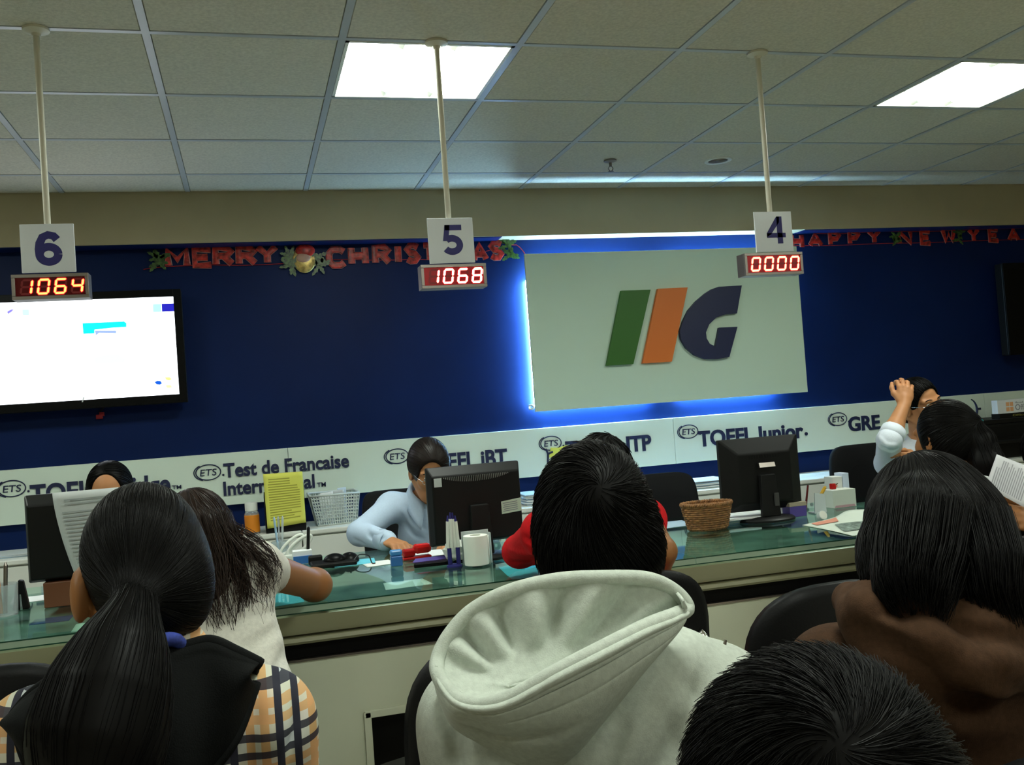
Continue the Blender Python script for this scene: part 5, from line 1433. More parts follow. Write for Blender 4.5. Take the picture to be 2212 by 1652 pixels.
def loft(top, bot, nu, nv, bulge, nrm_dir, disp=None):
    "sheet between two curves, pushed out along nrm_dir in the middle"
    a, b = spline(top, nu), spline(bot, nu); G = []
    for j, s_ in enumerate(np.linspace(0, 1, nv)):
        row = a*(1-s_)+b*s_
        o = bulge*math.sin(math.pi*s_**.75)
        row = row+np.asarray(nrm_dir)*o
        if disp is not None: row = row+np.asarray(nrm_dir)*np.array([disp(u, s_) for u in np.linspace(0, 1, nu)])[:, None]
        G.append(row)
    return np.array(G)
TOCAM = -FW
# ------------------------------------------------------------------ shared hair helpers
def short_hair(t, H, fr, s=1., n=1300, L=.045, r=.0011, vox=.005, whorl=(0, -.07, .085), wide=1., m='hair', fuzz=.006, name='hair', ears=True, down=.75):
    hv = Vol(.02)
    hv.ell(fr.at(H, 0, -.012*s, .020*s), V(.0865*wide, .106, .100)*s, fr.M)
    hv.ell(fr.at(H, 0, -.050*s, -.055*s), V(.066*wide, .052, .062)*s, fr.M, .03)
    hv.ell(fr.at(H, 0, .100*s, -.070*s), V(.085, .085, .115)*s, fr.M, .012, '-')
    for q in (-1, 1):
        if ears: hv.ell(fr.at(H, q*.088*s, .004*s, -.030*s), V(.022, .024, .036)*s, fr.M, .01, '-')
        else: hv.ell(fr.at(H, q*.050*s, -.022*s, -.030*s), V(.041*wide, .058, .062)*s, fr.M, .03)
    w = fr.at(H, whorl[0]*s, whorl[1]*s, whorl[2]*s)
    c = fr.at(H, 0, -.012*s, .01*s)
    sd = sphere_seeds(hv, c, n, lambda d: ((d@fr.F) < .45+.5*(d@fr.U)) & ((d@fr.U) > -down))
    def flow(p, i):
        d = p-w; l = np.linalg.norm(d, axis=1)[:, None]
        nn = hv.normal(p); sw = np.cross(nn, d/(l+1e-9))
        return d/(l+1e-6)+sw*.45+V(0, 0, -.25)
    st = 7; base = strands(hv, sd, flow, st, L/st*(.7+.6*rs.rand(len(sd))), r, .0006, wob=.12)
    nn = hv.normal(base[:, -1]); k = np.linspace(0, 1, st+1)**1.6
    base = base+nn[:, None]*k[None, :, None]*(fuzz*rs.rand(len(sd))[:, None, None]*1.4)
    return hair_obj(name, hv, vox, M_[m], t, [(base, r*(.7+.8*rs.rand(len(sd))))])
def tied_hair(t, H, fr, T, tail, s=1., n=900, r=.0009, vox=.005, m='hair', wide=1., ntail=260, part=True, vol_scale=1., ears=True):
    "smoothed back hair gathered at T, tail = list of (point, radius)"
    hv = Vol(.02)
    hv.ell(fr.at(H, 0, -.012*s, .019*s), V(.0835*wide, .104, .0985)*s*vol_scale, fr.M)
    hv.ell(fr.at(H, 0, -.055*s, -.045*s), V(.060*wide, .050, .060)*s, fr.M, .03)
    hv.ell(fr.at(H, 0, .102*s, -.062*s), V(.085, .080, .112)*s, fr.M, .010, '-')
    for q, er in zip((-1, 1), ears if isinstance(ears, tuple) else (ears, ears)):
        if er: hv.ell(fr.at(H, q*.090*s, .008*s, -.045*s), V(.026, .034, .046)*s, fr.M, .012, '-')
        else: hv.ell(fr.at(H, q*.048*s, -.020*s, -.030*s), V(.040*wide, .062, .062)*s, fr.M, .03)
    T = np.asarray(T)
    packs = []
    if tail:
        hv.cap(fr.at(H, 0, -.06*s, .0), T, .05*s, .020*s, .03)
        pp = [T]+[np.asarray(a) for a, _ in tail]; rr = [.018*s]+[b for _, b in tail]
        hv.chain(pp, rr, .02)
    c = fr.at(H, 0, -.012*s, .01*s)
    sd = sphere_seeds(hv, c, n, lambda d: ((d@fr.F) < .55+.4*(d@fr.U)) & ((d@fr.U) > -.85))
    st = 12
    def flow(p, i): return T-p
    ln = np.linalg.norm(sd-T, axis=1)*1.05/st
    packs.append((strands(hv, sd, flow, st, ln, r, .0005, wob=.05), r*(.6+.9*rs.rand(len(sd)))))
    if tail:
        packs.append(locks(pp, np.array(rr)*1.0, ntail, r*1.05, 30, edge=.985, outer=1.05))
    return hair_obj('hair', hv, vox, M_[m], t, packs)
def locks(pts, rad, n, r, m=24, wave=.0, flat=None, edge=.55, short=.25, outer=1.):
    "n locks that run along a guide, spread over its thickness"
    c = spline(pts, m); R = np.interp(np.linspace(0, len(rad)-1, m), np.arange(len(rad)), rad)
    o = rs.randn(n, 3); o /= np.linalg.norm(o, axis=1)[:, None]; o *= (edge+(outer-edge)*rs.rand(n)[:, None])
    t = nrm(c[-1]-c[0]); o = o-(o@t)[:, None]*t; o *= (edge+(outer-edge)*rs.rand(n)[:, None])/np.linalg.norm(o, axis=1)[:, None]
    if flat is not None: o = o-(o@flat)[:, None]*flat*.6
    ph = rs.rand(n, 3)*6.28; fq = 2+3*rs.rand(n, 1)
    p = c[None]+R[None, :, None]*o[:, None]
    sw = np.sin(np.linspace(0, 1, m)[None, :, None]*6.28*fq[:, None]*.6+ph[:, None])*wave*np.linspace(.1, 1, m)[None, :, None]
    p = p+sw
    e = (rs.rand(n)*short+1-short)
    idx = np.clip(np.linspace(0, 1, m)[None]*e[:, None]*(m-1), 0, m-1.001); i0 = idx.astype(int); f = idx-i0
    ar = np.arange(n)[:, None]
    p = p[ar, i0]*(1-f)[..., None]+p[ar, i0+1]*f[..., None]
    return p, r*(.6+.9*rs.rand(n))
def person(label, loc): return root('person', label, 'person', (loc[0], loc[1], 0))
def trousers(t, pel, yaw, m='jeans', r=1.0, vox=.011, knee=.42):
    b = Vol(.03); J, f, x = seat_legs(b, pel, yaw, r*1.12, knee=knee); b.ell(pel, (.165, .125, .12), None, .04)
    b.half(V(0, 0, pel[2]+.10), V(0, 0, 1)); b.half(V(0, 0, .07), V(0, 0, -1)); b.obj('trousers', M_[m], t, vox)
    shoes(t, J, f); return J
def body_of(t, b, pel, yaw, m='skin', vox=.006, knee=.42):
    J, f, x = seat_legs(b, pel, yaw, .92, knee=knee); b.ell(pel, (.135, .095, .10), None, .04)
    for h, kn, an in J: b.cap(V(an[0], an[1], .05), V(an[0], an[1], .045)+f*.09, .026, .022, .01)
    return b.obj('body', M_[m], t, vox)

# ------------------------------------------------------------------ person in the grey hoodie (centre)
def grey_hoodie():
    H = P(1279, 1138, 1.335); fr = Frame(.03, .24, -.02)
    nb = P(1288, 1285, 1.305); shL, shR = P(1030, 1560, 1.29), P(1550, 1520, 1.31)
    pel = V(nb[0]-.02, nb[1]-.10, .53)
    t = person('person seen from behind with short black hair and a grey marl hoodie', pel)
    eL, eR = shL+V(-.02, .05, -.25), shR+V(.03, .06, -.25)
    wL, wR = V(nb[0]-.12, nb[1]+.22, .66), V(nb[0]+.12, nb[1]+.24, .66)
    b = Vol(.03); head(b, H, fr, 1.02, nb); torso(b, nb, shL, shR, pel, .9, .93)
    arm(b, shL, eL, wL); arm(b, shR, eR, wR)
    hand(b, wL, V(.7, .6, -.2), V(0, 0, 1), V(-.5, .5, 0)); hand(b, wR, V(-.7, .6, -.2), V(0, 0, 1), V(.5, .5, 0))
    body_of(t, b, pel, 0, 'skin2', .007)
    short_hair(t, H, fr, .965, 4200, .046, .0006, .004, whorl=(-.016, -.100, .035), wide=.92, fuzz=.0035, ears=False, down=.62)
    h = Vol(.05); torso(h, nb+V(0, 0, -.02), shL, shR, pel, 1.0, 1.0, .06, .012)
    for S, E, Wr in ((shL, eL, wL), (shR, eR, wR)): h.cap(S, E, .073, .062, .05); h.cap(E, Wr, .062, .040, .03)
    h.cap(nb+V(0, .02, -.06), nb+V(0, .02, -.035), .070, .064, .04)
    h.ridge([(1480, 1345), (1420, 1430), (1350, 1520), (1285, 1590), (1225, 1660)], .012, .006, .014, '-')
    h.ridge([(1510, 1360), (1450, 1450), (1375, 1545), (1310, 1620), (1270, 1680)], .030, .010, .025)
    h.ridge([(1345, 1560), (1325, 1610), (1295, 1700)], .010, .004, .010, '-')
    h.ridge([(960, 1530), (985, 1580), (990, 1660)], .012, .004, .014, '-')
    h.ridge([(1460, 1520), (1500, 1600), (1530, 1700)], .02, .005, .02)
    h.ridge([(1180, 1560), (1200, 1610), (1225, 1680)], .004, .0015, .004, '-')
    ho = h.obj('hoodie', M_['grey_fleece'], t, .005)
    rim = [(945, 1425, 1.185), (950, 1465, 1.155), (985, 1508, 1.128), (1035, 1521, 1.112), (1100, 1508, 1.10), (1200, 1452, 1.10), (1310, 1395, 1.12), (1400, 1350, 1.155), (1462, 1326, 1.20), (1485, 1312, 1.225),
           (1458, 1277, 1.225), (1400, 1250, 1.214), (1300, 1247, 1.203), (1200, 1253, 1.203), (1100, 1277, 1.208), (1020, 1318, 1.212), (970, 1372, 1.202)]
    R3 = [P(*q) for q in rim]
    n = 160; rc = spline(R3, n, True)
    C = P(1160, 1475, 1.160)
    fold = [(.60, .024, .010), (.665, .014, -.009), (.71, .020, .012), (.755, .012, -.010), (.795, .022, .013), (.845, .011, -.012), (.88, .020, .012), (.92, .012, -.010), (.955, .018, .010)]
    back = nrm(V(0, 1, -.25))
    mb = MB(); rows = []
    for s_ in np.linspace(0, 1, 26):
        tgt = C+(rc-C)*V(.30, .03, .03)
        row = rc*(1-s_)+tgt*s_
        u = np.arange(n)/n; o = np.zeros(n)
        for c0, wd, am in fold: o += am*np.exp(-(np.minimum(abs(u-c0), 1-abs(u-c0))/wd)**2)
        row = row+back*(.012*math.sin(math.pi*s_)-1.25*o*math.sin(math.pi*min(1, s_*1.45))**.8)[:, None]
        rows.append(row)
    rows = np.array(rows); dd = h.ev(rows); rows = np.where((dd < .006)[..., None], rows+h.normal(rows)*(.006-dd)[..., None], rows)
    mb.grid(rows.transpose(1, 0, 2), closed_u=True); mb.add(rows[-1], [tuple(range(n))])
    # outside of the hood, hanging from the front rim down the back
    top = [P(*q) for q in rim[:11]]
    bpx = [(952, 1448), (948, 1500), (970, 1560), (1015, 1595), (1080, 1632), (1160, 1662), (1235, 1640), (1300, 1565), (1372, 1475), (1432, 1395), (1484, 1320)]
    bot = h.hit(bpx); bad = np.linalg.norm(bot-CAM, axis=1) > 1.6; bot[bad] = [P(x, y, 1.20) for x, y in np.array(bpx)[bad]]; bot = bot+FW*.004; bot[-1] = P(1484, 1320, 1.222)
    def disp(u, s_):
        o = -.0022*math.exp(-((s_-.10)/.014)**2)-.0022*math.exp(-((s_-.15)/.014)**2)-.002*math.exp(-((s_-.33)/.02)**2)
        o += .010*math.exp(-((s_-.05)/.05)**2)
        o += -.010*math.exp(-((u-.22-.18*s_)/.05)**2)*math.sin(math.pi*s_)+.007*math.sin(u*9+s_*3)*math.sin(math.pi*s_)
        o += -.012*math.exp(-((s_-.50-.10*math.sin(u*3.1))/.07)**2)*math.exp(-((u-.38)/.16)**2)
        o += -.0018*math.exp(-((u-.475)/.008)**2)
        return o*min(1, u*8, (1-u)*8)
    G = loft(top, bot, 90, 90, .030, nrm(TOCAM+V(0, 0, .15)), disp); mb.grid(G)
    mb.tube(rc, .0075, 10, closed=True)
    hood = obj('hood', mb, M_['grey_fleece'], ho, smooth=True, solid=.004)
    mb = MB(); q = P(1378, 1236, 1.33); mb.tube(spline([q, q+V(.004, 0, .010), q+V(.003, -.004, .022)], 8), .0016, 6); obj('earring_cord', mb, M_['white'], t, smooth=True)
    mb = MB(); q = P(1563, 1402, 1.30); mb.cyl(q, q+V(.004, 0, .012), .003, .002, 8); obj('zip_tag', mb, M_['steel'], ho)
    trousers(t, pel, 0)
    return t, pel
# ------------------------------------------------------------------ person with the ponytail and plaid jacket (front left)
def ponytail():
    H = P(309, 1226, 1.25); fr = Frame(-.22, .10, .0)
    nb = P(330, 1400, 1.235); shL, shR = P(85, 1610, 1.22), P(560, 1565, 1.26)
    pel = V(nb[0]-.03, nb[1]-.10, .53)
    t = person('person seen from behind with a long black ponytail, black hood and plaid jacket', pel)
    eL, eR = shL+V(-.04, .04, -.25), shR+V(.04, .05, -.25); wL, wR = V(nb[0]-.12, nb[1]+.2, .64), V(nb[0]+.1, nb[1]+.22, .64)
    b = Vol(.03); head(b, H, fr, .93, nb, .05); torso(b, nb, shL, shR, pel, .85, .93); arm(b, shL, eL, wL); arm(b, shR, eR, wR)
    hand(b, wL, V(.7, .6, -.2), V(0, 0, 1), V(-.5, .5, 0), .92); hand(b, wR, V(-.7, .6, -.2), V(0, 0, 1), V(.5, .5, 0), .92)
    # ears set slightly outwards
    for q in (-1,): b.ell(fr.at(H, q*.079, -.008, -.026), V(.010, .022, .033), fr.M, .008)
    body_of(t, b, pel, 0, 'skin2', .006)
    T = P(290, 1293, 1.135)
    tail = [(P(282, 1335, 1.115), .026), (P(262, 1400, 1.09), .044), (P(238, 1480, 1.07), .062), (P(215, 1570, 1.055), .070), (P(205, 1690, 1.05), .070)]
    tied_hair(t, H, fr, T, tail, .94, 2400, .0006, .0045, wide=.95, ntail=1500, ears=(True, False))
    mb = MB(); a = np.linspace(0, 2*np.pi, 24, endpoint=False); ax = nrm(T-P(282, 1335, 1.115)); u = nrm(np.cross(ax, V(0, 1, 0))); w = np.cross(ax, u)
    mb.tube(np.array([T+.021*(math.cos(x)*u+math.sin(x)*w) for x in a]), .004, 8, closed=True); obj('hair_tie', mb, M_['black'], t, smooth=True)
    h = Vol(.05); torso(h, nb+V(0, 0, -.02), shL, shR, pel, 1.0, 1.0, .05, .012)
    for S, E, Wr in ((shL, eL, wL), (shR, eR, wR)): h.cap(S, E, .066, .056, .04); h.cap(E, Wr, .056, .038, .03)
    h.cap(nb+V(0, 0, -.06), nb+V(0, 0, -.01), .07, .062, .04)
    h.ridge([(640, 1540), (625, 1600), (615, 1670)], .012, .004, .012, '-'); h.ridge([(585, 1500), (598, 1570), (600, 1660)], .015, .003, .015)
    ja = h.obj('jacket', M_['plaid'], t, .006)
    # flat black hood hanging down the back
    top = [P(30, 1545, 1.17), P(75, 1495, 1.165), P(150, 1450, 1.16), P(250, 1415, 1.165), P(345, 1402, 1.17), P(400, 1396, 1.175), P(455, 1385, 1.185), P(510, 1408, 1.19), P(562, 1434, 1.20)]
    bpx = [(45, 1560), (72, 1640), (120, 1700), (200, 1760), (300, 1770), (390, 1730), (455, 1664), (515, 1585), (558, 1470)]
    bot = h.hit(bpx)-FW*.012
    def disp(u, s_): return (.008*math.sin(u*7+2*s_)+.006*math.sin(u*15-3*s_))*math.sin(math.pi*s_)+.004*math.exp(-((s_-.04)/.03)**2)
    G = loft(top, bot, 60, 50, .028, nrm(TOCAM+V(0, 0, .2)), disp)
    mb = MB(); mb.grid(G); mb.tube(spline(top, 60), .005, 8); mb.tube(spline(list(bot), 60), .004, 8)
    # the piece of the hood between its top edge and the neck
    inn = [P(60, 1560, 1.24), P(110, 1520, 1.25), P(180, 1470, 1.25), P(270, 1430, 1.22), P(345, 1425, 1.20), P(400, 1425, 1.20), P(455, 1430, 1.23), P(510, 1450, 1.26), P(555, 1470, 1.27)]
    mb.grid(loft(top, inn, 60, 8, .0, V(0, 0, 1)))
    obj('hood', mb, M_['black_cloth'], ja, smooth=True, solid=.006)
    mb = MB(); q = spline([P(318, 1405, 1.16), P(345, 1385, 1.155), P(378, 1382, 1.165), P(408, 1405, 1.18)], 14)
    mb.tube(q, np.interp(np.arange(14), [0, 4, 9, 13], [.004, .009, .009, .004]), 10); obj('scarf', mb, M_['scarf'], t, smooth=True)
    trousers(t, pel, 0, 'jeans')
    return t, pel
# ------------------------------------------------------------------ person in the white tee leaning on the counter
def white_tee():
    H = P(425, 1150, 2.56); fr = Frame(-.25, .35, .08)
    nb = P(455, 1225, 2.48); shR, shL = P(556, 1226, 2.46), P(325, 1262, 2.56)
    pel = P(512, 1560, 2.26)
    t = person('person in a white tee with long dark brown hair, elbow on the counter', pel)
    eR = P(676, 1262, 2.79); wR = P(575, 1240, 2.98); eL = V(shL[0]-.05, shL[1]+.22, ZG+.05); wL = V(shL[0]+.18, shL[1]+.34, ZG+.035)
    b = Vol(.03); head(b, H, fr, .95, nb, .048); torso(b, nb, shL, shR, pel, .82, .9)
    arm(b, shR, eR, wR, (.050, .042, .026)); arm(b, shL, eL, wL, (.046, .038, .026)); b.ell(eR+V(.012, 0, -.004), V(.040, .04, .040), None, .03)
    hand(b, wR, V(-.8, .6, 0), V(0, 0, 1), V(.6, .8, 0), .92); hand(b, wL, V(.9, .3, 0), V(0, 0, 1), V(-.3, .9, 0), .92)
    body_of(t, b, pel, -.1, 'skin2', .006, .36)
    hv = Vol(.02); hv.ell(fr.at(H, 0, -.014, .016), V(.088, .104, .100), fr.M); hv.ell(fr.at(H, 0, .105, -.065), V(.08, .075, .11), fr.M, .012, '-')
    hv.cap(P(440, 1150, 2.46), P(462, 1250, 2.40), .055, .06, .03); hv.cap(P(462, 1250, 2.40), P(478, 1335, 2.36), .058, .038, .03); hv.cap(P(478, 1335, 2.36), P(484, 1400, 2.35), .034, .012, .02)
    hv.cap(P(400, 1200, 2.46), P(400, 1330, 2.38), .05, .04, .03); hv.cap(P(400, 1330, 2.38), P(415, 1400, 2.35), .04, .014, .03)
    hv.cap(P(480, 1170, 2.50), P(520, 1215, 2.42), .035, .022, .02)
    c = fr.at(H, 0, -.012, .01); sd = sphere_seeds(hv, c, 900, lambda d: (d@fr.F) < .4)
    pk = [(strands(hv, sd, lambda p, i: V(.25, -.1, -1)+0*p, 16, .019, .001, .001, wob=.15), .0009*(.6+.9*rs.rand(len(sd))))]
    pk.append(locks([P(445, 1120, 2.47), P(475, 1220, 2.40), P(490, 1310, 2.33), P(500, 1395, 2.325)], [.07, .075, .06, .030], 420, .0008, 30, .010, short=.5))
    pk.append(locks([P(470, 1140, 2.46), P(530, 1215, 2.38), P(560, 1270, 2.345), P(575, 1345, 2.345)], [.045, .045, .035, .030], 130, .0007, 30, .012, short=.6))
    pk.append(locks([P(480, 1140, 2.48), P(550, 1180, 2.40), P(592, 1225, 2.375), P(596, 1275, 2.37)], [.03, .026, .018, .014], 90, .0007, 30, .008, short=.4))
    pk.append(locks([P(400, 1150, 2.46), P(405, 1260, 2.37), P(415, 1350, 2.33), P(440, 1420, 2.33)], [.06, .06, .05, .03], 240, .0008, 30, .009, short=.5))
    hair_obj('hair', hv, .006, M_['hair_brown'], t, pk)
    h = Vol(.04); torso(h, nb+V(0, 0, -.03), shL, shR, pel, .90, .93, .04, .009)
    h.cap(shR, shR*.74+eR*.26, .058, .056, .03); h.cap(shL, shL*.62+eL*.38, .056, .054, .03)
    h.half(shR*.74+eR*.26, eR-shR+V(.06, 0, .04), .006)
    h.half(shL*.64+eL*.36, eL-shL, .006) if False else None
    h.half(pel+V(0, 0, -.045), V(.05, 0, -1), .006)
    h.ridge([(480, 1330), (560, 1310), (600, 1290)], .012, .003, .012); h.ridge([(520, 1400), (580, 1370), (606, 1350)], .015, .003, .014, '-'); h.ridge([(560, 1480), (600, 1440), (618, 1400)], .014, .003, .014, '-')
    h.ridge([(560, 1200), (580, 1240), (588, 1290)], .010, .003, .010, '-')
    h.obj('tee_shirt', M_['white_tee'], t, .006)
    trousers(t, pel, -.1, 'black_cloth', 1., .010, .36)
    return t, pel
# ------------------------------------------------------------------ person in red at the counter
def red_person():
    H = P(1300, 1024, 2.86); fr = Frame(.05, .2, .0)
    nb = P(1298, 1112, 2.78); shL, shR = P(1175, 1150, 2.80), P(1393, 1122, 2.80); pel = V(nb[0]+.03, nb[1]-.32, .53)
    t = person('person in red leaning on the counter, mostly hidden behind the grey hoodie', pel)
    eL = P(1122, 1190, 3.07); wL = P(1235, 1190, 3.22); eR = P(1432, 1190, 2.62); wR = P(1402, 1300, 2.70)
    b = Vol(.03); head(b, H, fr, 1., nb); torso(b, nb, shL, shR, pel, .85, .9); arm(b, shL, eL, wL); arm(b, shR, eR, wR, (.042, .036, .027))
    hand(b, wL, V(.9, .4, 0), V(0, 0, 1), V(-.3, .9, 0)); hand(b, wR, V(-.3, .5, -.8), V(.8, -.2, 0), V(0, .5, .3))
    body_of(t, b, pel, 0, 'skin2', .006, .34)
    short_hair(t, H, fr, 1.0, 1200, .05, .0013, .006, whorl=(.02, -.06, .09), fuzz=.006)
    h = Vol(.04); torso(h, nb+V(0, 0, -.02), shL, shR, pel, .92, .95, .05, .010)
    h.cap(shL, eL, .060, .050, .03); h.cap(eL, wL, .050, .034, .02); h.ell(eL+V(.0, -.01, -.004), V(.052, .05, .042), None, .02)
    h.cap(shR, shR*.72+eR*.28, .050, .044, .03)
    h.ridge([(1100, 1190), (1140, 1195), (1190, 1190)], .010, .004, .010); h.ridge([(1130, 1160), (1160, 1175), (1200, 1170)], .010, .004, .010, '-'); h.ridge([(1105, 1215), (1150, 1212), (1190, 1208)], .010, .004, .010, '-')
    h.obj('top', M_['red_cloth'], t, .006)
    trousers(t, pel, 0, 'jeans', 1., .010, .34)
    return t, pel
def collar(t, nb, fr, m, s=1., drop=.09, open_=.045):
    "turned down shirt collar with two points and an open V"
    a = lambda r, f, u: fr.at(nb, r*s, f*s, u*s)
    mb = MB(); rows = []
    ang = np.linspace(-2.55, 2.55, 40)              # 0 = nape, +-pi = throat
    for u, out in ((-.012, .0), (.012, .004), (.026, .008), (.022, .014), (.0, .022), (-.018, .028)):
        row = []
        for q in ang:
            w = abs(q)/2.55; ext = max(0, w-.55)/.45
            rad = .056+out*(1+.55*ext)
            uu = u-.052*w**2-(.040*ext**2 if out > .012 else 0)
            row.append(a(math.sin(q)*rad*1.05, -math.cos(q)*rad+.010*w, uu))
        rows.append(row)
    mb.grid(np.array(rows)); return obj('collar', mb, m, t, smooth=True, solid=.002)
# ------------------------------------------------------------------ woman with spectacles behind the counter
def clerk_specs():
    H = P(927, 1012, 4.0); fr = Frame(math.pi-.06, .44, -.02)
    nb = P(930, 1068, 4.10); shR, shL = P(846, 1095, 4.08), P(1008, 1083, 4.14); pel = V(nb[0]+.02, nb[1]+.10, .53)
    t = person('woman with spectacles and pale blue shirt writing behind the centre monitor', pel)
    eR, wR = P(779, 1172, 3.90), P(838, 1181, 3.73); eL, wL = P(1050, 1172, 3.95), P(1000, 1180, 3.74)
    eR[2] = max(eR[2], ZG+.052); wR[2] = ZG+.034; wL[2] = ZG+.030
    b = Vol(.03); head(b, H, fr, .98, nb, .047); torso(b, nb, shL, shR, pel, .85, .9)
    arm(b, shR, eR, wR, (.045, .038, .025)); arm(b, shL, eL, wL, (.045, .038, .025))
    tgt = P(884, 1188, 3.62); tgt[2] = ZG+.014
    hand(b, wR, tgt-wR, V(.05, -.1, 1), V(.3, 1, 0), .98, (.55, .6, .62, .62), .09)
    tg2 = P(953, 1186, 3.60); tg2[2] = ZG+.010
    hand(b, wL, tg2-wL, V(0, 0, 1), V(-1, .2, 0), .98, (.30, .3, .32, .36), .12)
    body_of(t, b, pel, math.pi, 'skin', .0042)
    face_parts(t, H, fr, .98, specs=True)
    hv = Vol(.02); hv.ell(fr.at(H, 0, -.014, .024), V(.088, .106, .104), fr.M); hv.ell(fr.at(H, 0, -.06, -.04), V(.062, .055, .07), fr.M, .03)
    hv.ell(fr.at(H, .010, .112, -.022), V(.068, .084, .102), fr.M, .010, '-')
    for q in (-1, 1): hv.ell(fr.at(H, q*.086, .012, -.06), V(.022, .026, .05), fr.M, .012, '-')
    hv.ell(fr.at(H, 0, -.125, -.01), V(.040, .034, .040), fr.M, .02)
    T = fr.at(H, 0, -.11, 0.); c = fr.at(H, 0, -.012, .01)
    sd = sphere_seeds(hv, c, 600, lambda d: (d@fr.U > -.1) | (d@fr.F < -.2))
    hair_obj('hair', hv, .005, M_['hair_soft'], t, [(strands(hv, sd, lambda p, i: T-p, 10, np.linalg.norm(sd-T, axis=1)/10, .001, .0005, wob=.05), .0010)])
    h = Vol(.035); torso(h, nb+V(0, 0, -.015), shL, shR, pel, .95, .95, .045, .009)
    for S, E, Wr in ((shR, eR, wR), (shL, eL, wL)): h.cap(S, E, .058, .050, .03); h.cap(E, Wr, .050, .038, .02)
    h.ell(fr.at(nb, 0, .075, -.045), V(.030, .055, .075), np.stack([Frame(math.pi).R, Frame(math.pi).F, V(0, 0, 1)]), .01, '-')
    h.half(wR+nrm(wR-eR)*.004, wR-eR, .003) if False else None
    for px, r, e, op in (([(800, 1140), (815, 1150), (835, 1148)], .008, .004, '+'), ([(795, 1155), (812, 1165), (830, 1160)], .007, .004, '-'), ([(765, 1165), (790, 1178), (800, 1195)], .006, .003, '-'),
                         ([(870, 1100), (890, 1130), (915, 1150)], .010, .004, '+'), ([(875, 1130), (895, 1155), (915, 1165)], .008, .004, '-')):
        h.ridge(px, r, e, .010, op, 10)
    so = h.obj('shirt', M_['blue_shirt'], t, .005)
    for Wr, E in ((wR, eR), (wL, eL)):
        mb = MB(); ax = nrm(Wr-E); mb.tube([Wr-ax*.045, Wr-ax*.004, Wr+ax*.006], [.0405, .0395, .037], 24, caps=False); obj('cuff', mb, M_['blue_shirt'], so, smooth=True, solid=.003)
    collar(so, nb+V(0, 0, .024), Frame(math.pi-.10, .22), M_['blue_shirt'], 1.26)
    trousers(t, pel, math.pi, 'dark_cloth')
# ------------------------------------------------------------------ woman behind the left monitor
def clerk_left():
    H = P(237, 1062, 3.72); fr = Frame(math.pi+.05, .26, 0)
    nb = P(240, 1140, 3.80); shR, shL = P(152, 1168, 3.80), P(332, 1156, 3.80); pel = V(nb[0], nb[1]+.08, .53)
    t = person('woman with parted black hair behind the left monitor, only her forehead showing', pel)
    eR, eL = shR+V(-.04, -.10, -.22), shL+V(.04, -.10, -.22); wR, wL = V(nb[0]-.10, nb[1]-.36, ZG+.034), V(nb[0]+.10, nb[1]-.36, ZG+.034)
    eR[2] = eL[2] = ZG+.055
    b = Vol(.03); head(b, H, fr, 1., nb, .047); torso(b, nb, shL, shR, pel, .85, .9); arm(b, shR, eR, wR, (.045, .038, .025)); arm(b, shL, eL, wL, (.045, .038, .025))
    hand(b, wR, V(.4, -1, 0), V(0, 0, 1), V(1, .4, 0), .95); hand(b, wL, V(-.4, -1, 0), V(0, 0, 1), V(-1, .4, 0), .95)
    body_of(t, b, pel, math.pi, 'skin', .0055); face_parts(t, H, fr, 1.)
    hv = Vol(.02); hv.ell(fr.at(H, 0, -.014, .020), V(.084, .102, .0985), fr.M); hv.ell(fr.at(H, 0, -.06, -.04), V(.064, .055, .07), fr.M, .03)
    hv.ell(fr.at(H, 0, .102, -.005), V(.066, .085, .112), fr.M, .010, '-')
    for q in (-1, 1): hv.ell(fr.at(H, q*.088, .010, -.06), V(.022, .026, .05), fr.M, .012, '-')
    hv.ell(fr.at(H, 0, -.125, -.01), V(.040, .034, .040), fr.M, .02)
    c = fr.at(H, 0, -.012, .01); sd = sphere_seeds(hv, c, 700, lambda d: (d@fr.U > .0) | (d@fr.F < -.2))
    part = fr.at(H, .012, 0, .1)
    def flow(p, i): s_ = np.sign((p-part)@fr.R)[:, None]; return s_*fr.R-fr.F*.6-fr.U*.6
    hair_obj('hair', hv, .005, M_['hair'], t, [(strands(hv, sd, flow, 9, .012, .001, .0005), .0011)])
    h = Vol(.035); torso(h, nb+V(0, 0, -.015), shL, shR, pel, .95, .95, .045, .009)
    for S, E, Wr in ((shR, eR, wR), (shL, eL, wL)): h.cap(S, E, .058, .050, .03); h.cap(E, Wr, .050, .038, .02)
    so = h.obj('shirt', M_['blue_shirt'], t, .007); collar(so, nb, Frame(math.pi, .2), M_['blue_shirt'])
    trousers(t, pel, math.pi, 'dark_cloth')
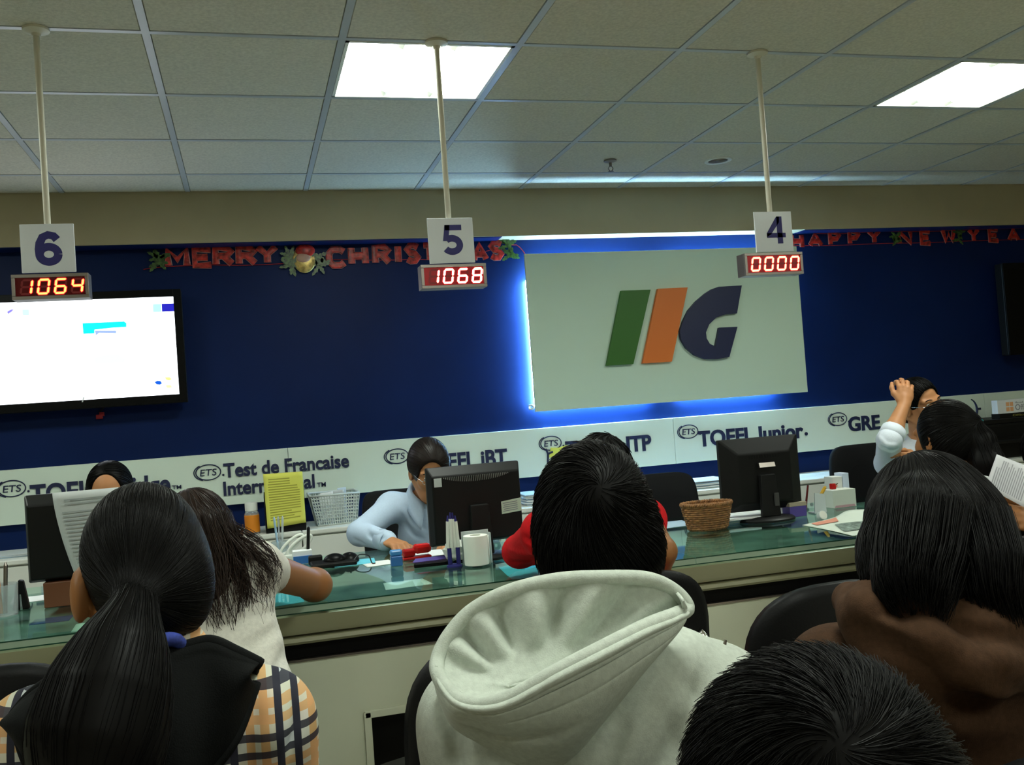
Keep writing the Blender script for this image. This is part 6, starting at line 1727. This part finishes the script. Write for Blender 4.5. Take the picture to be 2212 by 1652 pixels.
# ------------------------------------------------------------------ man holding his head
def clerk_man():
    H = P(1987, 869, 4.62); fr = Frame(math.pi-.12, .10, -.20)
    nb = P(1993, 950, 4.68); shR, shL = P(1921, 1000, 4.66), P(2075, 985, 4.72); pel = V(nb[0]+.03, nb[1]+.10, .56)
    t = person('man behind the counter with his hand raised to his head and rolled up white sleeve', pel)
    eR, wR = P(1921, 951, 4.36), P(1953, 874, 4.47)
    eL, wL = shL+V(.06, -.06, -.22), P(1990, 995, 4.42)
    b = Vol(.03); head(b, H, fr, 1.02, nb, .052); torso(b, nb, shL, shR, pel, .9, .92)
    arm(b, shR, eR, wR, (.048, .042, .027)); arm(b, shL, eL, wL, (.048, .040, .027))
    hand(b, wR, P(1957, 824, 4.50)-wR, TOCAM+V(-.2, 0, 0), V(-1, 0, .1), 1.0, (.62, .55, .55, .6), .12)
    hand(b, wL, V(-.8, -.3, .15), TOCAM+V(0, 0, .5), V(0, .2, 1), .95, (.5, .55, .6, .65))
    body_of(t, b, pel, math.pi, 'skin', .0044); face_parts(t, H, fr, 1.02, specs=True)
    hv = Vol(.02); hv.ell(fr.at(H, 0, -.012, .026), V(.082, .104, .098), fr.M); hv.ell(fr.at(H, 0, -.06, -.05), V(.062, .050, .06), fr.M, .03)
    hv.ell(fr.at(H, 0, .114, -.018), V(.092, .090, .104), fr.M, .010, '-')
    for q in (-1, 1): hv.ell(fr.at(H, q*.088, .006, -.05), V(.020, .024, .042), fr.M, .01, '-')
    c = fr.at(H, 0, -.012, .01); sd = sphere_seeds(hv, c, 700, lambda d: (d@fr.U > .05) | (d@fr.F < -.2)); w = fr.at(H, 0, -.06, .09)
    hair_obj('hair', hv, .005, M_['hair'], t, [(strands(hv, sd, lambda p, i: p-w, 6, .007, .001, .001, wob=.2), .0013)])
    h = Vol(.035); torso(h, nb+V(0, 0, -.015), shL, shR, pel, 1., .97, .045, .006)
    so = Vol(.03)
    for S, E, Wr, k in ((shR, eR, wR, .26), (shL, eL, wL, .9)):
        so.cap(S, E, .066, .054, .03); so.cap(E, E*(1-k)+Wr*k, .053, .046, .02)
    so.cap(shR, nb+V(0, 0, -.03), .064, .062, .03); so.cap(shL, nb+V(0, 0, -.03), .064, .062, .03)
    so.ridge([(1900, 945), (1915, 960), (1935, 962)], .008, .004, .010); so.ridge([(1905, 965), (1925, 975), (1940, 970)], .008, .004, .010, '-')
    sh = so.obj('shirt', M_['white_shirt'], t, .005)
    ax = nrm(wR-eR); q = eR+(wR-eR)*.20
    mb = MB(); mb.tube([q-ax*.030, q-ax*.026, q+ax*.020, q+ax*.026, q+ax*.020], [.046, .056, .053, .049, .045], 28, caps=False); obj('cuff', mb, M_['white_shirt'], sh, smooth=True, solid=.003)
    collar(sh, nb, Frame(math.pi-.1, .15), M_['white_shirt'], 1.05)
    h.obj('vest', M_['dark_cloth'], t, .006)
    f = Frame(math.pi); pts = [nb+f.R*.055+V(0, -.03, .0), nb+f.R*.045+V(0, -.115, -.05), nb+f.R*.015+V(0, -.135, -.115)]
    mb = MB(); mb.tube(spline(pts, 10), .006, 6, flat=.4); mb.tube(spline([nb-f.R*.055+V(0, -.03, .0), nb-f.R*.035+V(0, -.115, -.05), pts[-1]], 10), .006, 6, flat=.4); la = obj('lanyard', mb, mat('grey_ribbon', (.30, .31, .36), .7), t, smooth=True)
    mb = MB(); mb.box(pts[-1]+V(0, -.008, -.03), (.05, .006, .06)); obj('badge', mb, M_['brown'], la, bevel=.002)
    trousers(t, pel, math.pi, 'dark_cloth')
# ------------------------------------------------------------------ visitor with the teal hair band (right)
def teal_band():
    H = P(2043, 940, 2.95); fr = Frame(-.15, .10, .0)
    nb = P(2052, 1020, 2.90); shL, shR = P(1945, 1075, 2.90), P(2160, 1058, 2.92); pel = V(nb[0]+.02, nb[1]-.14, .53)
    t = person('person at the counter with black hair tied by a teal band, in dark clothes', pel)
    eL, eR = shL+V(.03, .08, -.22), shR+V(.04, .10, -.22); wL, wR = V(nb[0]+.05, nb[1]+.32, ZG+.034), V(nb[0]+.18, nb[1]+.34, ZG+.034)
    eL[2] = eR[2] = ZG+.07
    b = Vol(.03); head(b, H, fr, 1., nb, .050); torso(b, nb, shL, shR, pel, .85, .9); arm(b, shL, eL, wL); arm(b, shR, eR, wR)
    hand(b, wL, V(.4, 1, 0), V(0, 0, 1), V(1, -.4, 0), .95); hand(b, wR, V(-.4, 1, 0), V(0, 0, 1), V(-1, -.4, 0), .95)
    body_of(t, b, pel, 0, 'skin2', .007, .30)
    T = P(2104, 917, 2.89)
    tied_hair(t, H, fr, T, [(P(2122, 950, 2.86), .034), (P(2134, 1000, 2.84), .045), (P(2132, 1065, 2.83), .040), (P(2120, 1120, 2.83), .018)], .93, 900, .0011, .006, ntail=260, ears=False)
    mb = MB(); a = np.linspace(0, 2*np.pi, 24, endpoint=False); ax = nrm(P(2122, 950, 2.86)-T); u = nrm(np.cross(ax, V(0, 1, 0))); w = np.cross(ax, u)
    mb.tube(np.array([T+.023*(math.cos(x)*u+math.sin(x)*w) for x in a]), .006, 8, closed=True); obj('hair_band', mb, M_['teal'], t, smooth=True)
    h = Vol(.04); torso(h, nb+V(0, 0, -.02), shL, shR, pel, .95, .97, .05, .011)
    for S, E, Wr in ((shL, eL, wL), (shR, eR, wR)): h.cap(S, E, .062, .052, .03); h.cap(E, Wr, .052, .036, .02)
    h.obj('jacket', M_['dark_cloth'], t, .008); trousers(t, pel, 0, 'dark_cloth', 1., .011, .30)
    return t, pel
# ------------------------------------------------------------------ person in the brown hoodie
def brown_hoodie():
    H = P(2003, 1150, 1.42); fr = Frame(.06, .10, .0)
    nb = P(2025, 1335, 1.40); shL, shR = P(1815, 1470, 1.38), P(2265, 1425, 1.44); pel = V(nb[0]-.02, nb[1]-.10, .53)
    t = person('person seen from behind with straight long black hair and a brown hoodie', pel)
    eL, eR = shL+V(-.03, .05, -.25), shR+V(.03, .05, -.25); wL, wR = V(nb[0]-.12, nb[1]+.2, .64), V(nb[0]+.1, nb[1]+.22, .64)
    b = Vol(.03); head(b, H, fr, .98, nb, .05); torso(b, nb, shL, shR, pel, .88, .93); arm(b, shL, eL, wL); arm(b, shR, eR, wR)
    hand(b, wL, V(.7, .6, -.2), V(0, 0, 1), V(-.5, .5, 0), .95); hand(b, wR, V(-.7, .6, -.2), V(0, 0, 1), V(.5, .5, 0), .95)
    body_of(t, b, pel, 0, 'skin2', .007)
    h = Vol(.05); torso(h, nb+V(0, 0, -.02), shL, shR, pel, 1.0, 1.0, .06, .012)
    for S, E, Wr in ((shL, eL, wL), (shR, eR, wR)): h.cap(S, E, .072, .060, .05); h.cap(E, Wr, .060, .040, .03)
    h.chain([P(1838, 1296, 1.34), P(1890, 1330, 1.27), P(1985, 1372, 1.24), P(2090, 1395, 1.245), P(2200, 1385, 1.30), P(2250, 1345, 1.38)], [.026, .040, .050, .052, .045, .03], .035)
    h.ell(P(2080, 1450, 1.27), V(.15, .05, .09), None, .05)
    for px, r, e, op in (([(1828, 1270), (1900, 1305), (1985, 1345), (2090, 1372), (2230, 1390)], .014, .009, '-'), ([(1845, 1330), (1930, 1360), (2010, 1395), (2120, 1430), (2230, 1450)], .016, .009, '+'),
                         ([(1840, 1352), (1920, 1392), (2000, 1425), (2060, 1440)], .014, .009, '-'), ([(1990, 1390), (2050, 1425), (2110, 1475), (2170, 1520)], .018, .008, '+'), ([(2070, 1520), (2130, 1540), (2230, 1530)], .022, .012, '-'), ([(1850, 1285), (1870, 1300), (1890, 1310)], .010, .006, '+')):
        h.ridge(px, r, e, .016, op)
    ho = h.obj('hoodie', M_['brown_fleece'], t, .005)
    hv = Vol(.03); hv.ell(fr.at(H, 0, -.012, .020), V(.084, .104, .100), fr.M)
    hv.ell(fr.at(H, 0, .11, -.07), V(.08, .075, .12), fr.M, .012, '-')
    hv.cap(P(1945, 1130, 1.37), P(1922, 1225, 1.33), .048, .036, .03); hv.cap(P(1922, 1225, 1.33), P(1922, 1275, 1.30), .034, .010, .02)
    hv.cap(P(2000, 1130, 1.33), P(1988, 1260, 1.27), .066, .052, .03); hv.cap(P(1988, 1260, 1.27), P(1985, 1330, 1.215), .05, .012, .03)
    hv.cap(P(2085, 1140, 1.36), P(2110, 1270, 1.31), .060, .050, .03); hv.cap(P(2110, 1270, 1.31), P(2150, 1370, 1.28), .048, .018, .03); hv.cap(P(2120, 1200, 1.40), P(2175, 1330, 1.40), .035, .030, .03)
    c = fr.at(H, 0, -.012, .02); sd = sphere_seeds(hv, c, 3200, lambda d: (d@fr.F) < .5)
    w = fr.at(H, -.01, .02, .12)
    def flow(p, i): d = p-w; return d*V(1.2, 1.0, .4)/(np.linalg.norm(d, axis=1)[:, None]+1e-6)*np.clip(.10/(np.linalg.norm(d, axis=1)[:, None]+.03), 0, 1)+V(.0, 0, -.8)
    pk = [(strands(hv, sd, flow, 22, .011, .001, .0008, wob=.05), .0006*(.6+.9*rs.rand(len(sd))))]
    for pts, rd, n_ in (([P(1945, 1120, 1.36), P(1912, 1190, 1.31), P(1902, 1250, 1.28), P(1905, 1280, 1.27)], [.046, .040, .028, .02], 260), ([P(2000, 1110, 1.32), P(1985, 1210, 1.25), P(1975, 1290, 1.215), P(1985, 1345, 1.20)], [.065, .06, .05, .03], 420), ([P(2090, 1120, 1.34), P(2115, 1220, 1.28), P(2130, 1310, 1.25), P(2165, 1385, 1.25)], [.06, .06, .05, .035], 420)):
        pk.append(locks(pts, rd, n_*2, .0006, 28, .002))
    hair_obj('hair', hv, .005, M_['hair'], t, pk)
    trousers(t, pel, 0); return t, pel
# ------------------------------------------------------------------ head at the lower right, nearest to the viewer
def near_head():
    H = P(1770, 1792, .668); fr = Frame(.0, .30, .0)
    nb = H+V(0, -.045, -.155); shL, shR = nb+V(-.155, .0, -.065), nb+V(.155, .0, -.065); pel = V(nb[0], nb[1]-.08, .53)
    t = person('nearest person at the lower right, only tousled short black hair in view', pel)
    eL, eR = shL+V(-.03, .06, -.20), shR+V(.03, .06, -.20); wL, wR = V(nb[0]-.1, nb[1]+.2, .60), V(nb[0]+.1, nb[1]+.2, .60)
    b = Vol(.03); head(b, H, fr, 1.04, nb); torso(b, nb, shL, shR, pel, .85, .93); arm(b, shL, eL, wL, (.046, .038, .026)); arm(b, shR, eR, wR, (.046, .038, .026))
    hand(b, wL, V(.7, .6, -.2), V(0, 0, 1), V(-.5, .5, 0), .95); hand(b, wR, V(-.7, .6, -.2), V(0, 0, 1), V(.5, .5, 0), .95)
    body_of(t, b, pel, 0, 'skin2', .008)
    short_hair(t, H, fr, 1.0, 11000, .052, .00040, .004, whorl=(-.030, -.100, .060), wide=1.02, fuzz=.006, ears=False)
    h = Vol(.05); torso(h, nb+V(0, 0, -.02), shL, shR, pel, 1.0, 1.0, .06, .012)
    for S, E, Wr in ((shL, eL, wL), (shR, eR, wR)): h.cap(S, E, .064, .054, .05); h.cap(E, Wr, .054, .038, .03)
    h.obj('jacket', M_['dark_cloth'], t, .009); trousers(t, pel, 0); return t, pel
# ------------------------------------------------------------------ reader at the right edge
def reader():
    H = P(2290, 985, 2.86); fr = Frame(-.1, .35, .0)
    nb = P(2275, 1075, 2.80); shL, shR = P(2195, 1120, 2.86), P(2385, 1105, 2.74); pel = V(nb[0]+.22, nb[1]-.12, .53)
    t = person('person at the right edge holding up printed sheets, mostly out of frame', pel)
    wL = P(2206, 1120, 2.74); wR = P(2262, 1140, 2.66); eL, eR = P(2215, 1215, 2.80), shR+V(.05, .08, -.22)
    b = Vol(.03); head(b, H, fr, .98, nb, .05); torso(b, nb, shL, shR, pel, .85, .9); arm(b, shL, eL, wL, (.045, .038, .026)); arm(b, shR, eR, wR, (.045, .038, .026))
    hand(b, wL, P(2148, 1100, 2.74)-wL, V(.1, -.6, -.8), V(.3, .6, .8), .95, (.15, .18, .2, .25), .06)
    hand(b, wR, P(2200, 1118, 2.66)-wR, V(.1, -.9, .3), V(0, .3, 1), .95, (.4, .5, .55, .6), .06)
    body_of(t, b, pel, 0, 'skin2', .005, .30)
    short_hair(t, H, fr, 1.04, 1200, .06, .0013, .006, fuzz=.006, ears=False)
    h = Vol(.04); torso(h, nb+V(0, 0, -.02), shL, shR, pel, .95, .97, .05, .011)
    for S, E, Wr in ((shL, eL, wL), (shR, eR, wR)): h.cap(S, E, .060, .050, .03); h.cap(E, E*.25+Wr*.75, .050, .036, .02)
    h.obj('jacket', M_['dark_cloth'], t, .008); trousers(t, pel, 0, 'dark_cloth', 1., .011, .30)
    sheet_thing('paper_sheet', 'white sheet of dense print held up at the right edge', 'paper', [P(2129, 1052, 2.71), P(2153, 981, 2.73), P(2242, 1014, 2.66), P(2214, 1096, 2.64)], mat('bright_paper', (.72, .72, .76), .8), 15, mat('grey_text', (.34, .34, .38), .8), bow=.004)
    sheet_thing('paper_sheet', 'second white sheet peeking out behind the held sheet of dense print', 'paper', [P(2115, 1024, 2.75), P(2140, 1030, 2.75), P(2215, 1080, 2.70), P(2158, 1085, 2.74)], M_['paper'])
    return t, pel
TC, pC = grey_hoodie()
TA, pA = ponytail()
TB, pB = white_tee()
TD, pD = red_person()
clerk_specs(); clerk_left(); clerk_man()
TH, pH = teal_band()
TI, pI = brown_hoodie()
TJ, pJ = near_head()
TK, pK = reader()
# seats that carry the people
def seat_under(pel, label, rz=0.): dup(cd, (pel[0], pel[1]+.06, 0), rz, label)
seat_under(pC, 'black visitor chair under the person in the grey hoodie, below the frame')
seat_under(pA, 'black visitor chair under the person in the plaid jacket, below the frame')
seat_under(pI, 'black visitor chair under the person in the brown hoodie, below the frame')
seat_under(pJ, 'black visitor chair under the nearest person, below the frame')
seat_under(pH, 'black visitor chair under the person with the teal hair band')
seat_under(pK, 'black visitor chair under the person holding up printed sheets')
st = root('stool', 'black round stool under the person in the white tee', 'stool', (pB[0], pB[1], 0))
mb = MB(); mb.lathe([(0, .40), (.15, .40), (.165, .412), (.165, .435), (.15, .445), (0, .447)], (pB[0], pB[1], 0), 36); obj('seat', mb, M_['leather'], st, angle=40)
for k in range(4):
    a = k*math.pi/2+.78; mb = MB(); mb.cyl((pB[0]+.11*math.cos(a), pB[1]+.11*math.sin(a), .40), (pB[0]+.17*math.cos(a), pB[1]+.17*math.sin(a), .0), .012, n=10); obj('leg', mb, M_['chrome'], st, smooth=True)
